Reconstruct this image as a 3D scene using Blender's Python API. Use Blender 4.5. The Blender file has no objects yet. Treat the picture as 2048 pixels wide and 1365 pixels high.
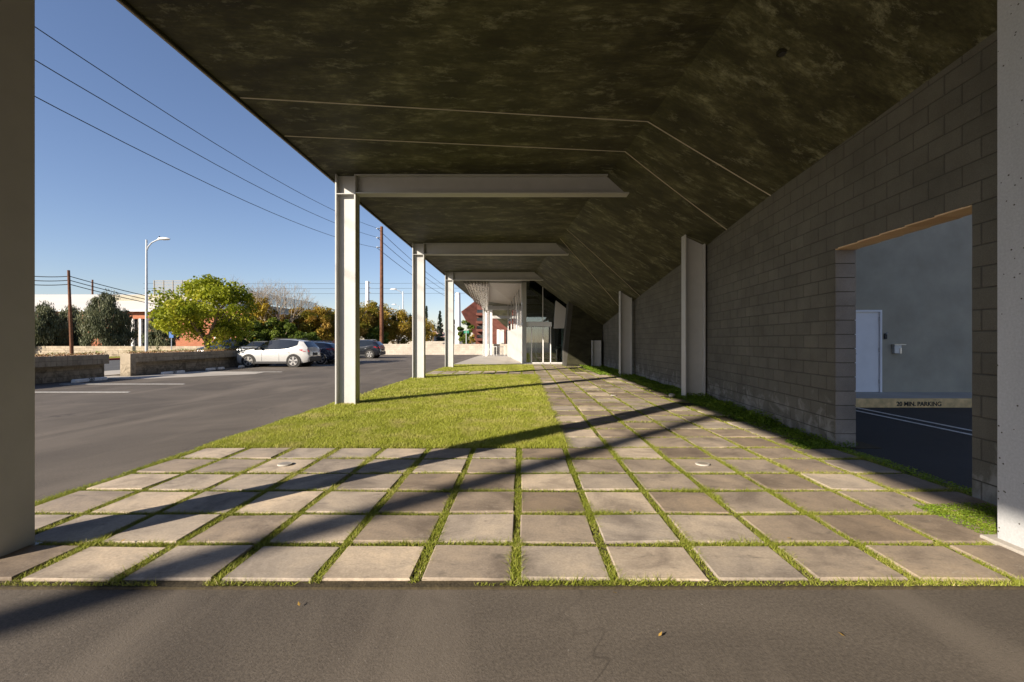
import bpy, math, random
import numpy as np
from mathutils import Vector, Matrix
random.seed(7); RNG = np.random.default_rng(7)
R = math.radians
sc = bpy.context.scene
COL = sc.collection
# ------------------------------------------------------------------ camera, sky, sun, exposure
F, VX, VY, H = 910.0, 1045.0, 682.5, 1.53
cam = bpy.data.cameras.new('camera'); camo = bpy.data.objects.new('camera', cam); COL.objects.link(camo)
cam.sensor_width = 36; cam.lens = F/2048*36; cam.clip_end = 3000; cam.clip_start = .05
cam.shift_x = -(VX-1024)/2048
camo.location = (0, 0, H); camo.rotation_euler = (R(90), 0, 0)
sc.camera = camo
SUN_EL, SUN_AZ = 24.0, 225.0       # azimuth clockwise from +Y
world = bpy.data.worlds.new('World'); sc.world = world; world.use_nodes = True
wn = world.node_tree; bg = wn.nodes['Background']
sky = wn.nodes.new('ShaderNodeTexSky'); sky.sky_type = 'NISHITA'; sky.sun_disc = False
sky.sun_elevation = R(SUN_EL); sky.sun_rotation = R(SUN_AZ)
sky.air_density = 1.0; sky.dust_density = .25; sky.ozone_density = 3.2
tint = wn.nodes.new('ShaderNodeMix'); tint.data_type = 'RGBA'; tint.blend_type = 'MULTIPLY'; tint.inputs[0].default_value = 1; tint.inputs[7].default_value = (1.08, .96, 1.0, 1)
wn.links.new(sky.outputs[0], tint.inputs[6]); wn.links.new(tint.outputs[2], bg.inputs[0]); bg.inputs[1].default_value = .075
sl = bpy.data.lights.new('sun', 'SUN'); sl.energy = 5.0; sl.angle = R(.65); sl.color = (1, .89, .74)
so = bpy.data.objects.new('sun', sl); COL.objects.link(so)
sd = Vector((math.sin(R(SUN_AZ))*math.cos(R(SUN_EL)), math.cos(R(SUN_AZ))*math.cos(R(SUN_EL)), math.sin(R(SUN_EL))))
so.rotation_euler = sd.to_track_quat('Z', 'Y').to_euler(); so.location = (-20, -20, 20)
sc.view_settings.view_transform = 'Standard'; sc.view_settings.look = 'None'
sc.view_settings.gamma = 1; sc.view_settings.exposure = 1.0
sc.cycles.max_bounces = 8; sc.cycles.diffuse_bounces = 5; sc.cycles.transparent_max_bounces = 12

def P(px, py, Y):
    return ((px-VX)*Y/F, Y, H-(py-VY)*Y/F)
def PX(px, Y): return (px-VX)*Y/F
def PZ(py, Y): return H-(py-VY)*Y/F

# ------------------------------------------------------------------ materials
def _n(nt, t, **kw):
    n = nt.nodes.new(t)
    for k, v in kw.items():
        if k in ('ins',):
            for a, b in v.items(): n.inputs[a].default_value = b
        else: setattr(n, k, v)
    return n
def c4(c): return (c[0], c[1], c[2], 1)
def base(name, rough=.8, metal=0, spec=.3):
    m = bpy.data.materials.new(name); m.use_nodes = True
    nt = m.node_tree; b = nt.nodes['Principled BSDF']
    b.inputs['Roughness'].default_value = rough; b.inputs['Metallic'].default_value = metal
    b.inputs['Specular IOR Level'].default_value = spec
    return m, nt, b
def plain(name, col, rough=.6, metal=0, spec=.4, var=.12, scale=3, bump=0, bscale=60):
    m, nt, b = base(name, rough, metal, spec)
    tc = _n(nt, 'ShaderNodeTexCoord')
    nz = _n(nt, 'ShaderNodeTexNoise', ins={'Scale': scale, 'Detail': 6.0, 'Roughness': .6})
    nt.links.new(tc.outputs['Object'], nz.inputs['Vector'])
    r = _n(nt, 'ShaderNodeValToRGB'); r.color_ramp.elements[0].position = .3; r.color_ramp.elements[1].position = .7
    r.color_ramp.elements[0].color = c4([x*(1-var) for x in col]); r.color_ramp.elements[1].color = c4([min(1, x*(1+var)) for x in col])
    nt.links.new(nz.outputs[0], r.inputs[0]); nt.links.new(r.outputs[0], b.inputs['Base Color'])
    if bump:
        n2 = _n(nt, 'ShaderNodeTexNoise', ins={'Scale': bscale, 'Detail': 4.0})
        nt.links.new(tc.outputs['Object'], n2.inputs['Vector'])
        bp = _n(nt, 'ShaderNodeBump', ins={'Strength': bump, 'Distance': .01})
        nt.links.new(n2.outputs[0], bp.inputs['Height']); nt.links.new(bp.outputs[0], b.inputs['Normal'])
    return m
def ramp(nt, src, stops):
    r = _n(nt, 'ShaderNodeValToRGB'); e = r.color_ramp.elements
    e[0].position, e[0].color = stops[0][0], c4(stops[0][1]); e[1].position, e[1].color = stops[-1][0], c4(stops[-1][1])
    for p, c in stops[1:-1]:
        x = e.new(p); x.color = c4(c)
    nt.links.new(src, r.inputs[0]); return r.outputs[0]
def noise(nt, vec, scale, detail=6, rough=.6, dist=0, mscale=None, rot=(0, 0, 0), loc=(0, 0, 0)):
    if mscale or loc != (0, 0, 0):
        mp = _n(nt, 'ShaderNodeMapping'); mp.inputs['Scale'].default_value = mscale or (1, 1, 1); mp.inputs['Rotation'].default_value = rot
        mp.inputs['Location'].default_value = loc
        nt.links.new(vec, mp.inputs[0]); vec = mp.outputs[0]
    n = _n(nt, 'ShaderNodeTexNoise', ins={'Scale': scale, 'Detail': float(detail), 'Roughness': rough, 'Distortion': float(dist)})
    nt.links.new(vec, n.inputs['Vector']); return n.outputs[0]
def mixc(nt, fac, a, b, mode='MIX'):
    m = _n(nt, 'ShaderNodeMix', data_type='RGBA', blend_type=mode)
    for s, v in ((0, fac), (6, a), (7, b)):
        if hasattr(v, 'is_linked'): nt.links.new(v, m.inputs[s])
        else: m.inputs[s].default_value = v if s == 0 else c4(v)
    return m.outputs[2]
def objv(nt): return _n(nt, 'ShaderNodeTexCoord').outputs['Object']
def attr(nt, name='v'): return _n(nt, 'ShaderNodeAttribute', attribute_name=name).outputs['Fac']
def bump(nt, b, h, s=.4, d=.01):
    bp = _n(nt, 'ShaderNodeBump', ins={'Strength': s, 'Distance': d}); nt.links.new(h, bp.inputs['Height']); nt.links.new(bp.outputs[0], b.inputs['Normal'])

def mat_asphalt(name, c0, c1):
    m, nt, b = base(name, .85, 0, .35); v = objv(nt)
    big = ramp(nt, noise(nt, v, .35, 5, .6, .8), [(.3, c0), (.7, c1)])
    fine = noise(nt, v, 55, 3, .7)
    col = mixc(nt, .55, big, ramp(nt, fine, [(.35, (.30, .30, .30)), (.65, (.72, .72, .72))]), 'OVERLAY')
    streak = ramp(nt, noise(nt, v, 1.2, 5, .6, .4, (1, .18, 1), (0, 0, R(20))), [(.50, (0, 0, 0)), (.70, (.8, .8, .8))])
    sp = ramp(nt, noise(nt, v, 38, 2, .5), [(.735, (0, 0, 0)), (.76, (1, 1, 1))])
    col = mixc(nt, streak, col, [x*1.18 for x in c1])
    crn = noise(nt, v, .55, 3, .5, 1.0)
    mth = _n(nt, 'ShaderNodeMath', operation='SUBTRACT', ins={1: .5}); nt.links.new(crn, mth.inputs[0])
    ab = _n(nt, 'ShaderNodeMath', operation='ABSOLUTE'); nt.links.new(mth.outputs[0], ab.inputs[0])
    msk = ramp(nt, noise(nt, v, .45, 2, .5, 0, None, (0, 0, 0), (7, 3, 0)), [(.52, (0, 0, 0)), (.6, (.6, .6, .6))])
    crk = ramp(nt, ab.outputs[0], [(.0, (1, 1, 1)), (.0035, (0, 0, 0))])
    cf = mixc(nt, 1.0, crk, msk, 'MULTIPLY')
    col = mixc(nt, cf, col, [x*.45 for x in c0])
    sf = mixc(nt, .35, (0, 0, 0), sp)
    col = mixc(nt, sf, col, (.32, .3, .27))
    nt.links.new(col, b.inputs['Base Color'])
    bump(nt, b, noise(nt, v, 90, 4, .7), .55, .006)
    return m
M = {}
M['asphalt'] = mat_asphalt('asphalt', (.072, .060, .049), (.138, .116, .094))
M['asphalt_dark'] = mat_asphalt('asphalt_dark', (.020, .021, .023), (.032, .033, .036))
M['road'] = mat_asphalt('road_asphalt', (.07, .07, .07), (.10, .10, .10))
M['ground'] = plain('dry_ground', (.22, .19, .13), .95, var=.35, scale=.3)
M['soil'] = plain('soil', (.055, .042, .022), .95, var=.4, scale=20, bump=.6)
def mat_lawn():
    m, nt, b = base('lawn_thatch', .95, 0, .1); v = objv(nt)
    a = ramp(nt, noise(nt, v, 1.1, 5, .6), [(.3, (.15, .17, .025)), (.5, (.24, .245, .045)), (.72, (.38, .34, .11))])
    col = mixc(nt, .6, a, ramp(nt, noise(nt, v, 70, 3, .7), [(.3, (.2, .2, .2)), (.7, (.8, .8, .8))]), 'OVERLAY')
    nt.links.new(col, b.inputs['Base Color']); bump(nt, b, noise(nt, v, 90, 4, .7), .9, .02); return m
M['lawn'] = mat_lawn()
def mat_leaf(name, stops, trans=.35, rough=.55, patch=None):
    m, nt, b = base(name, rough, 0, .25)
    col = ramp(nt, attr(nt), stops)
    if patch:
        col = mixc(nt, ramp(nt, noise(nt, objv(nt), patch[0], 4, .6), [(patch[2], (0, 0, 0)), (patch[3], (1, 1, 1))]), col, patch[1])
    nt.links.new(col, b.inputs['Base Color'])
    t = _n(nt, 'ShaderNodeBsdfTranslucent'); nt.links.new(col, t.inputs[0])
    mx = _n(nt, 'ShaderNodeMixShader', ins={0: trans}); out = nt.nodes['Material Output']
    nt.links.new(b.outputs[0], mx.inputs[1]); nt.links.new(t.outputs[0], mx.inputs[2]); nt.links.new(mx.outputs[0], out.inputs[0])
    return m
M['grass'] = mat_leaf('grass_blades', [(0, (.15, .18, .02)), (.45, (.26, .30, .035)), (.8, (.38, .38, .08)), (1, (.52, .43, .2))], .35)
M['lawn_blades'] = mat_leaf('lawn_blades', [(0, (.22, .25, .025)), (.45, (.33, .36, .045)), (.8, (.45, .44, .09)), (1, (.55, .48, .22))], .35, patch=(1.6, (.46, .41, .15), .5, .72))
M['weed'] = mat_leaf('weed_leaves', [(0, (.05, .10, .01)), (.6, (.13, .21, .015)), (1, (.22, .31, .03))], .4)
def mat_paver():
    m, nt, b = base('paving_slab', .8, 0, .3); v = objv(nt)
    t = attr(nt)
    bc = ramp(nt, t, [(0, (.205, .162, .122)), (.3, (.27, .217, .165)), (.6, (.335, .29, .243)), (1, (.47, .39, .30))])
    st = ramp(nt, noise(nt, v, 1.9, 7, .65, .5), [(.34, (.27, .26, .26)), (.5, (.5, .49, .48)), (.66, (.68, .65, .60))])
    col = mixc(nt, .85, bc, st, 'OVERLAY')
    col = mixc(nt, .35, col, ramp(nt, noise(nt, v, 60, 4, .7), [(.3, (.25, .25, .25)), (.7, (.75, .75, .75))]), 'OVERLAY')
    sc_ = ramp(nt, noise(nt, v, 1.5, 3, .5, 2.5, (1, 3.3, 1), (0, 0, R(35))), [(.495, (0, 0, 0)), (.5, (.6, .6, .6)), (.505, (0, 0, 0))])
    msk = ramp(nt, noise(nt, v, .9, 2, .5, 0, None, (0, 0, 0), (3, 9, 0)), [(.53, (0, 0, 0)), (.58, (1, 1, 1))])
    col = mixc(nt, mixc(nt, 1.0, sc_, msk, 'MULTIPLY'), col, (.42, .37, .31))
    dk = ramp(nt, noise(nt, v, 4.5, 6, .6, .6, (1, 2.2, 1)), [(.60, (0, 0, 0)), (.74, (.6, .6, .6))])
    col = mixc(nt, dk, col, (.085, .075, .065))
    nt.links.new(col, b.inputs['Base Color'])
    bump(nt, b, noise(nt, v, 45, 6, .7), .35, .004); return m
M['paver'] = mat_paver()
def mat_soffit():
    m, nt, b = base('dark_soffit_plaster', .62, 0, .35); v = objv(nt)
    n1 = noise(nt, v, 1.0, 10, .70, .15, (1, 1.8, 1.5)); n2 = noise(nt, v, 6.0, 8, .75, .1, (.8, 3.4, 2.5))
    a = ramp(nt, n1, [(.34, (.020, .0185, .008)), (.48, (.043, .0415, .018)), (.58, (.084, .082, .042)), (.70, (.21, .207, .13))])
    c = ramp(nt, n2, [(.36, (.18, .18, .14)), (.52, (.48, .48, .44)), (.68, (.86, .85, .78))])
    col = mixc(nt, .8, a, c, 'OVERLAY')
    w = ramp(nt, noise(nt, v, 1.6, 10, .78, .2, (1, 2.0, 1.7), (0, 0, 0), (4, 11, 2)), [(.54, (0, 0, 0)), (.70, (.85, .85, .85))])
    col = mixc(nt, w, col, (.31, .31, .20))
    nt.links.new(col, b.inputs['Base Color'])
    nt.links.new(ramp(nt, n2, [(.3, (.5, .5, .5)), (.7, (.75, .75, .75))]), b.inputs['Roughness'])
    bump(nt, b, noise(nt, v, 22, 5, .6), .12, .006); return m
M['soffit'] = mat_soffit()
def mat_block(name, c0, c1, stain=(.32, .3, .27), zst=.9, spec=.25):
    m, nt, b = base(name, .88, 0, spec); v = objv(nt)
    bc = ramp(nt, attr(nt), [(0, c0), (1, c1)])
    col = mixc(nt, .7, bc, ramp(nt, noise(nt, v, 1.3, 6, .65), [(.3, (.34, .34, .34)), (.7, (.62, .62, .62))]), 'OVERLAY')
    col = mixc(nt, .35, col, ramp(nt, noise(nt, v, 120, 3, .7), [(.3, (.2, .2, .2)), (.7, (.8, .8, .8))]), 'OVERLAY')
    # efflorescence near the ground
    sx = _n(nt, 'ShaderNodeSeparateXYZ'); nt.links.new(v, sx.inputs[0])
    mr = _n(nt, 'ShaderNodeMapRange', ins={1: zst, 2: 0.0, 3: -.18, 4: .16}); nt.links.new(sx.outputs[2], mr.inputs[0])
    ad = _n(nt, 'ShaderNodeMath', operation='ADD'); nt.links.new(noise(nt, v, 2.6, 7, .65, 1.2), ad.inputs[0]); nt.links.new(mr.outputs[0], ad.inputs[1])
    f = ramp(nt, ad.outputs[0], [(.52, (0, 0, 0)), (.70, (.6, .6, .6))])
    col = mixc(nt, f, col, stain)
    nt.links.new(col, b.inputs['Base Color']); bump(nt, b, noise(nt, v, 70, 5, .75), .6, .006); return m
M['block'] = mat_block('grey_concrete_block', (.112, .106, .088), (.136, .128, .107), (.33, .32, .30), 1.1)
M['bounce_block'] = mat_block('bounce_tinted_tan_block', (.62, .44, .26), (.72, .52, .32))  # warm sun bounce from the slabs put into a bright tan block colour
M['jamb_block'] = mat_block('weathered_grey_block', (.19, .18, .17), (.24, .225, .21), (.3, .29, .28), .5)
M['mortar'] = plain('mortar', (.062, .059, .050), .95, bump=.4)
M['cream_block'] = mat_block('cream_concrete_block', (.42, .37, .31), (.52, .46, .38), (.5, .45, .4))
M['cream_mortar'] = plain('cream_mortar', (.30, .26, .22), .95)
M['planter_block'] = mat_block('tan_planter_block', (.33, .275, .20), (.46, .385, .285), (.045, .035, .02), 1.3)
M['planter_mortar'] = plain('planter_mortar', (.10, .085, .06), .95)
def mat_concrete(name, c0, c1, sc_=1.2, stretch=(1, 1, 1), pits=False, rough=.8):
    m, nt, b = base(name, rough, 0, .3); v = objv(nt)
    col = ramp(nt, noise(nt, v, sc_, 8, .62, .5, stretch), [(.3, c0), (.7, c1)])
    col = mixc(nt, .3, col, ramp(nt, noise(nt, v, 60, 4, .7), [(.3, (.3, .3, .3)), (.7, (.7, .7, .7))]), 'OVERLAY')
    if pits:
        vo = _n(nt, 'ShaderNodeTexVoronoi', feature='F1', ins={'Scale': 24.0}); nt.links.new(v, vo.inputs['Vector'])
        sep = _n(nt, 'ShaderNodeSeparateColor'); nt.links.new(vo.outputs['Color'], sep.inputs[0])
        sz = _n(nt, 'ShaderNodeMapRange', ins={1: .50, 2: 1.0, 3: 0.02, 4: .16}); nt.links.new(sep.outputs[0], sz.inputs[0])
        lt = _n(nt, 'ShaderNodeMath', operation='LESS_THAN'); nt.links.new(vo.outputs['Distance'], lt.inputs[0]); nt.links.new(sz.outputs[0], lt.inputs[1])
        col = mixc(nt, lt.outputs[0], col, (.09, .08, .06))
        inv = _n(nt, 'ShaderNodeMath', operation='SUBTRACT', ins={0: 1.0}); nt.links.new(lt.outputs[0], inv.inputs[1])
        bump(nt, b, inv.outputs[0], .8, .01)
    else: bump(nt, b, noise(nt, v, 30, 6, .7), .3, .006)
    nt.links.new(col, b.inputs['Base Color']); return m
M['concrete'] = mat_concrete('pale_concrete', (.34, .31, .27), (.46, .42, .37), .6)
M['column_concrete'] = mat_concrete('pitted_concrete', (.38, .385, .39), (.45, .455, .46), 1.6, (1, 1, .35), True)
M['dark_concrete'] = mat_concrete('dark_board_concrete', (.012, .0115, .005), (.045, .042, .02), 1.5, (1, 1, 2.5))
M['kerb'] = plain('painted_kerb', (.76, .53, .25), .75, var=.25, scale=6, bump=.3)
M['steel'] = plain('grey_painted_steel', (.44, .435, .42), .45, 0, .5, .06, 2.5, .05, 25)
M['steel_brown'] = plain('brown_steel_paint', (.27, .235, .19), .45, 0, .5, .06, 2)  # one even brown paint, darker than the grey steel
M['white'] = plain('white_paint', (.78, .77, .75), .5, 0, .4, .04, 2)
M['white_panel'] = plain('white_panel', (.50, .48, .46), .45, 0, .5, .05, 1)
M['door'] = plain('white_door_paint', (.78, .78, .80), .5, 0, .4, .05, 2)
M['line'] = plain('road_paint', (.62, .61, .58), .8, var=.3, scale=14)
M['stucco'] = plain('grey_green_stucco', (.36, .335, .265), .92, 0, .2, .14, 1.2, .45, 60)
M['strip'] = plain('soffit_joint_metal', (.58, .52, .40), .5, 0, .5)
M['black'] = plain('black_paint', (.012, .012, .012), .5)
M['black_plastic'] = plain('black_plastic', (.03, .03, .032), .6, var=.2, scale=10)
M['tyre'] = plain('tyre_rubber', (.035, .033, .03), .9)
M['alloy'] = plain('alloy', (.62, .6, .57), .3, .8)
M['galv'] = plain('galvanised_metal', (.50, .52, .54), .4, .4)
M['wood_pole'] = plain('creosoted_wood', (.13, .055, .028), .9, var=.35, scale=4, bump=.5, bscale=20)
M['bark'] = plain('bark', (.16, .12, .085), .95, var=.35, scale=8, bump=.7, bscale=25)
M['bark_pale'] = plain('pale_bark', (.34, .28, .21), .95, var=.3, scale=8)
M['cable'] = plain('cable', (.02, .02, .02), .7)
M['red_kerb'] = plain('red_kerb_paint', (.4, .05, .05), .8)
M['louver'] = plain('louver_metal', (.22, .21, .19), .6)
M['corten'] = plain('rust_red_cladding', (.13, .042, .028), .8, var=.3, scale=1.5)
M['roof_white'] = plain('pale_roof_membrane', (.60, .57, .52), .85, var=.06, scale=.3)
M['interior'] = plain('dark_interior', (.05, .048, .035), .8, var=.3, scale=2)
M['stop'] = plain('wheel_stop_concrete', (.75, .73, .69), .85, var=.2, scale=8)
M['sign_green'] = plain('street_sign_green', (.02, .2, .12), .5)
M['blue'] = plain('blue_sign', (.03, .12, .35), .5)
M['pinkroof'] = plain('pink_tile_roof', (.45, .3, .25), .9)
M['leaf_litter'] = mat_leaf('leaf_litter', [(0, (.45, .30, .05)), (1, (.35, .2, .08))], .2)
M['carpet_dry'] = mat_leaf('dry_succulent', [(0, (.25, .10, .05)), (.5, (.34, .2, .09)), (.8, (.30, .28, .1)), (1, (.2, .27, .06))], .2)
def mat_brick():
    m, nt, b = base('orange_brick', .9, 0, .2); v = objv(nt)
    sx = _n(nt, 'ShaderNodeSeparateXYZ'); nt.links.new(v, sx.inputs[0])
    ad = _n(nt, 'ShaderNodeMath', operation='ADD'); nt.links.new(sx.outputs[0], ad.inputs[0]); nt.links.new(sx.outputs[1], ad.inputs[1])
    cb = _n(nt, 'ShaderNodeCombineXYZ'); nt.links.new(ad.outputs[0], cb.inputs[0]); nt.links.new(sx.outputs[2], cb.inputs[1])
    bt = _n(nt, 'ShaderNodeTexBrick', ins={'Scale': 1.0, 'Brick Width': .3, 'Row Height': .1, 'Mortar Size': .008, 'Color1': (.42, .15, .075, 1), 'Color2': (.33, .11, .055, 1), 'Mortar': (.40, .25, .18, 1)})
    nt.links.new(cb.outputs[0], bt.inputs['Vector']); nt.links.new(bt.outputs[0], b.inputs['Base Color']); return m
M['brick'] = mat_brick()
def mat_glass(name, tint=(.82, .88, .86), refl=.12, dark=0):
    m = bpy.data.materials.new(name); m.use_nodes = True; nt = m.node_tree; out = nt.nodes['Material Output']; nt.nodes.remove(nt.nodes['Principled BSDF'])
    t = _n(nt, 'ShaderNodeBsdfTransparent'); t.inputs[0].default_value = c4(tint)
    g = _n(nt, 'ShaderNodeBsdfGlossy'); g.inputs['Roughness'].default_value = .02
    fr = _n(nt, 'ShaderNodeFresnel', ins={'IOR': 1.5}); ma = _n(nt, 'ShaderNodeMath', operation='ADD', ins={1: refl}); nt.links.new(fr.outputs[0], ma.inputs[0])
    mx = _n(nt, 'ShaderNodeMixShader'); nt.links.new(ma.outputs[0], mx.inputs[0]); nt.links.new(t.outputs[0], mx.inputs[1]); nt.links.new(g.outputs[0], mx.inputs[2]); nt.links.new(mx.outputs[0], out.inputs[0]); return m
M['glass'] = mat_glass('clear_glass', (.70, .82, .80), .16)
M['dark_glass'] = plain('tinted_window', (.012, .015, .018), .06, 0, .8)
def mat_car(name, col, metal=.3, rough=.25):
    m, nt, b = base(name, rough, metal, .6); b.inputs['Base Color'].default_value = c4(col)
    b.inputs['Coat Weight'].default_value = .7; b.inputs['Coat Roughness'].default_value = .05
    n = noise(nt, objv(nt), 3, 4); col_ = ramp(nt, n, [(.3, [x*.93 for x in col]), (.7, col)]); nt.links.new(col_, b.inputs['Base Color']); return m
M['car_white'] = mat_car('pearl_white_car_paint', (.52, .515, .505), .1, .3)
M['car_blue'] = mat_car('dark_blue_car_paint', (.018, .024, .045), .3)
M['car_black'] = mat_car('black_car_paint', (.012, .014, .02), .3)
M['car_grey'] = mat_car('grey_car_paint', (.05, .055, .06), .4)
M['car_silver'] = mat_car('silver_car_paint', (.45, .46, .48), .5)
M['red_lamp'] = plain('red_lamp_plastic', (.45, .012, .012), .2, 0, .6)
M['clear_lamp'] = plain('headlamp_plastic', (.5, .5, .5), .15, 0, .6)
def mat_corr():
    m, nt, b = base('polished_corrugated_metal', .07, 1.0, .5); b.inputs['Base Color'].default_value = (.42, .40, .37, 1)
    bump(nt, b, noise(nt, objv(nt), 1.2, 4, .6, 1), .5, .1); return m
M['corr'] = mat_corr()

# ------------------------------------------------------------------ mesh helpers
class MB:
    def __init__(s): s.v = []; s.f = []; s.a = []; s.cur = .5
    def add(s, vs, fs):
        o = len(s.v); s.v += [tuple(x) for x in vs]; s.f += [tuple(i+o for i in f) for f in fs]; s.a += [s.cur]*len(vs); return s
    def box(s, x0, y0, z0, x1, y1, z1):
        x0, x1 = sorted((x0, x1)); y0, y1 = sorted((y0, y1)); z0, z1 = sorted((z0, z1))
        return s.add([(x0, y0, z0), (x1, y0, z0), (x1, y1, z0), (x0, y1, z0), (x0, y0, z1), (x1, y0, z1), (x1, y1, z1), (x0, y1, z1)],
                     [(0, 3, 2, 1), (4, 5, 6, 7), (0, 1, 5, 4), (1, 2, 6, 5), (2, 3, 7, 6), (3, 0, 4, 7)])
    def cbox(s, xa, xb, y0, z0, th, y1, z1, c=.006):     # wall block with chamfered face towards -X, skewed along the wall
        return s.add([(xa, y0+c, z0+c), (xb, y1-c, z0+c), (xb, y1-c, z1-c), (xa, y0+c, z1-c),
                      (xa+c, y0, z0), (xb+c, y1, z0), (xb+c, y1, z1), (xa+c, y0, z1),
                      (xa+th, y0, z0), (xb+th, y1, z0), (xb+th, y1, z1), (xa+th, y0, z1)],
                     [(0, 3, 2, 1), (0, 1, 5, 4), (1, 2, 6, 5), (2, 3, 7, 6), (3, 0, 4, 7),
                      (4, 5, 9, 8), (5, 6, 10, 9), (6, 7, 11, 10), (7, 4, 8, 11), (8, 9, 10, 11)])
    def prism(s, pts, d):       # pts 3d polygon, d extrusion vector
        n = len(pts); d = Vector(d); q = [tuple(Vector(p)+d) for p in pts]
        return s.add(list(pts)+q, [tuple(range(n))[::-1], tuple(range(n, 2*n))]+[(i, (i+1) % n, (i+1) % n+n, i+n) for i in range(n)])
    def tube(s, pts, rad, n=8, cap=True):
        pts = [Vector(p) for p in pts]; rs = rad if isinstance(rad, (list, tuple)) else [rad]*len(pts)
        vs = []; fs = []; k = len(pts); up = None
        for i, p in enumerate(pts):
            t = (pts[min(i+1, k-1)]-pts[max(i-1, 0)]).normalized()
            if up is None: up = Vector((0, 0, 1)) if abs(t.z) < .9 else Vector((1, 0, 0))
            a = t.cross(up).normalized(); b = a.cross(t).normalized(); up = b
            for j in range(n):
                w = 2*math.pi*j/n; vs.append(p+(a*math.cos(w)+b*math.sin(w))*rs[i])
        for i in range(k-1):
            for j in range(n): fs.append((i*n+j, i*n+(j+1) % n, (i+1)*n+(j+1) % n, (i+1)*n+j))
        if cap: fs += [tuple(range(n))[::-1], tuple(range((k-1)*n, k*n))]
        return s.add(vs, fs)
    def grid(s, rows):          # rows of equal length lists of points
        n = len(rows[0]); vs = [p for r in rows for p in r]; fs = []
        for i in range(len(rows)-1):
            for j in range(n-1): fs.append((i*n+j, i*n+j+1, (i+1)*n+j+1, (i+1)*n+j))
        return s.add(vs, fs)
    def build(s, name, m, parent=None, smooth=False, bevel=0):
        me = bpy.data.meshes.new(name); me.from_pydata(s.v, [], s.f); me.update()
        at = me.attributes.new('v', 'FLOAT', 'POINT'); at.data.foreach_set('value', np.array(s.a, dtype=np.float32))
        me.materials.append(M[m] if isinstance(m, str) else m)
        if smooth: me.polygons.foreach_set('use_smooth', [True]*len(me.polygons))
        o = bpy.data.objects.new(name, me); COL.objects.link(o)
        if parent: o.parent = parent
        if bevel:
            b = o.modifiers.new('bevel', 'BEVEL'); b.width = bevel; b.segments = 2; b.limit_method = 'ANGLE'
        return o
def tag(o, label=None, cat=None, group=None, kind=None):
    if label: o['label'] = label
    if cat: o['category'] = cat
    if group: o['group'] = group
    if kind: o['kind'] = kind
    return o
def thing(name, label, cat, loc=(0, 0, 0), rz=0, group=None):
    o = bpy.data.objects.new(name, None); o.empty_display_size = .3; COL.objects.link(o); o.location = loc; o.rotation_euler = (0, 0, rz)
    return tag(o, label, cat, group)
def dup(root, loc, rz=None, label=None, scale=None):
    bpy.context.view_layer.update()
    r = root.copy(); COL.objects.link(r); r.location = loc
    if rz is not None: r.rotation_euler = (0, 0, rz)
    if scale: r.scale = scale
    if label: r['label'] = label
    for ch in list(root.children):
        c = ch.copy(); COL.objects.link(c); c.parent = r
        for g in list(ch.children):
            d = g.copy(); COL.objects.link(d); d.parent = c
    return r
def structure(name, mb, m, **k): return tag(mb.build(name, m, **k), kind='structure')
def np_mesh(name, verts, faces, vals, m, smooth=False):    # verts (N,3) faces (M,k)
    me = bpy.data.meshes.new(name); nv, (nf, k) = len(verts), faces.shape
    me.vertices.add(nv); me.vertices.foreach_set('co', verts.astype(np.float32).ravel())
    me.loops.add(nf*k); me.loops.foreach_set('vertex_index', faces.astype(np.int32).ravel())
    me.polygons.add(nf); me.polygons.foreach_set('loop_start', np.arange(0, nf*k, k, dtype=np.int32)); me.polygons.foreach_set('loop_total', np.full(nf, k, dtype=np.int32))
    me.update(calc_edges=True); at = me.attributes.new('v', 'FLOAT', 'POINT'); at.data.foreach_set('value', vals.astype(np.float32))
    me.materials.append(M[m]); o = bpy.data.objects.new(name, me); COL.objects.link(o); return o
def text_mesh(s, size, name, m, parent, loc, rot, extrude=.001, sx=1.0):
    cu = bpy.data.curves.new('lettering', 'FONT'); cu.body = s; cu.size = size; cu.extrude = extrude; cu.offset = size*.03; cu.align_x = 'CENTER'; cu.align_y = 'CENTER'
    t = bpy.data.objects.new('lettering', cu); COL.objects.link(t); dg = bpy.context.evaluated_depsgraph_get()
    me = bpy.data.meshes.new_from_object(t.evaluated_get(dg)); bpy.data.objects.remove(t)
    me.materials.clear(); me.materials.append(M[m]); o = bpy.data.objects.new(name, me); COL.objects.link(o)
    o.parent = parent; o.location = loc; o.rotation_euler = rot; o.scale = (sx, 1, 1); return o
def fbm(x, y, s, seed=0):      # cheap smooth pseudo-noise 0..1
    r = np.random.default_rng(seed); v = 0
    for k in range(7):
        a, b, c = r.normal(0, s*(1+.5*k)), r.normal(0, s*(1+.5*k)), r.uniform(0, 6.3); v = v+np.sin(a*x+b*y+c)/(1+.4*k)
    return .5+v/6.5

# ------------------------------------------------------------------ ground, lot, street
structure('ground', MB().add([(-900, -400, -.03), (900, -400, -.03), (900, 1500, -.03), (-900, 1500, -.03)], [(0, 1, 2, 3)]), 'ground')
structure('parking_lot', MB().add([(-17.6, -40, 0), (6.2, -40, 0), (6.2, 51, 0), (-17.6, 51, 0)], [(0, 1, 2, 3)]), 'asphalt')
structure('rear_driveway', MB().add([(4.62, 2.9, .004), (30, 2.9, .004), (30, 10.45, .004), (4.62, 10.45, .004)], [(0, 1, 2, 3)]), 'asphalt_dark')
structure('road', MB().add([(-33, -200, -.012), (-20.5, -200, -.012), (-20.5, 400, -.012), (-33, 400, -.012)], [(0, 1, 2, 3)]), 'road')
structure('pavement', MB().box(-20.5, -100, -.02, -17.9, 120, .06), 'concrete')
rk = MB().box(-33.3, -60, -.02, -33.0, 60, .13); structure('red_kerb', rk, 'red_kerb')
structure('far_verge', MB().box(-38, -60, -.02, -33.3, 120, .10), 'lawn')
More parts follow.
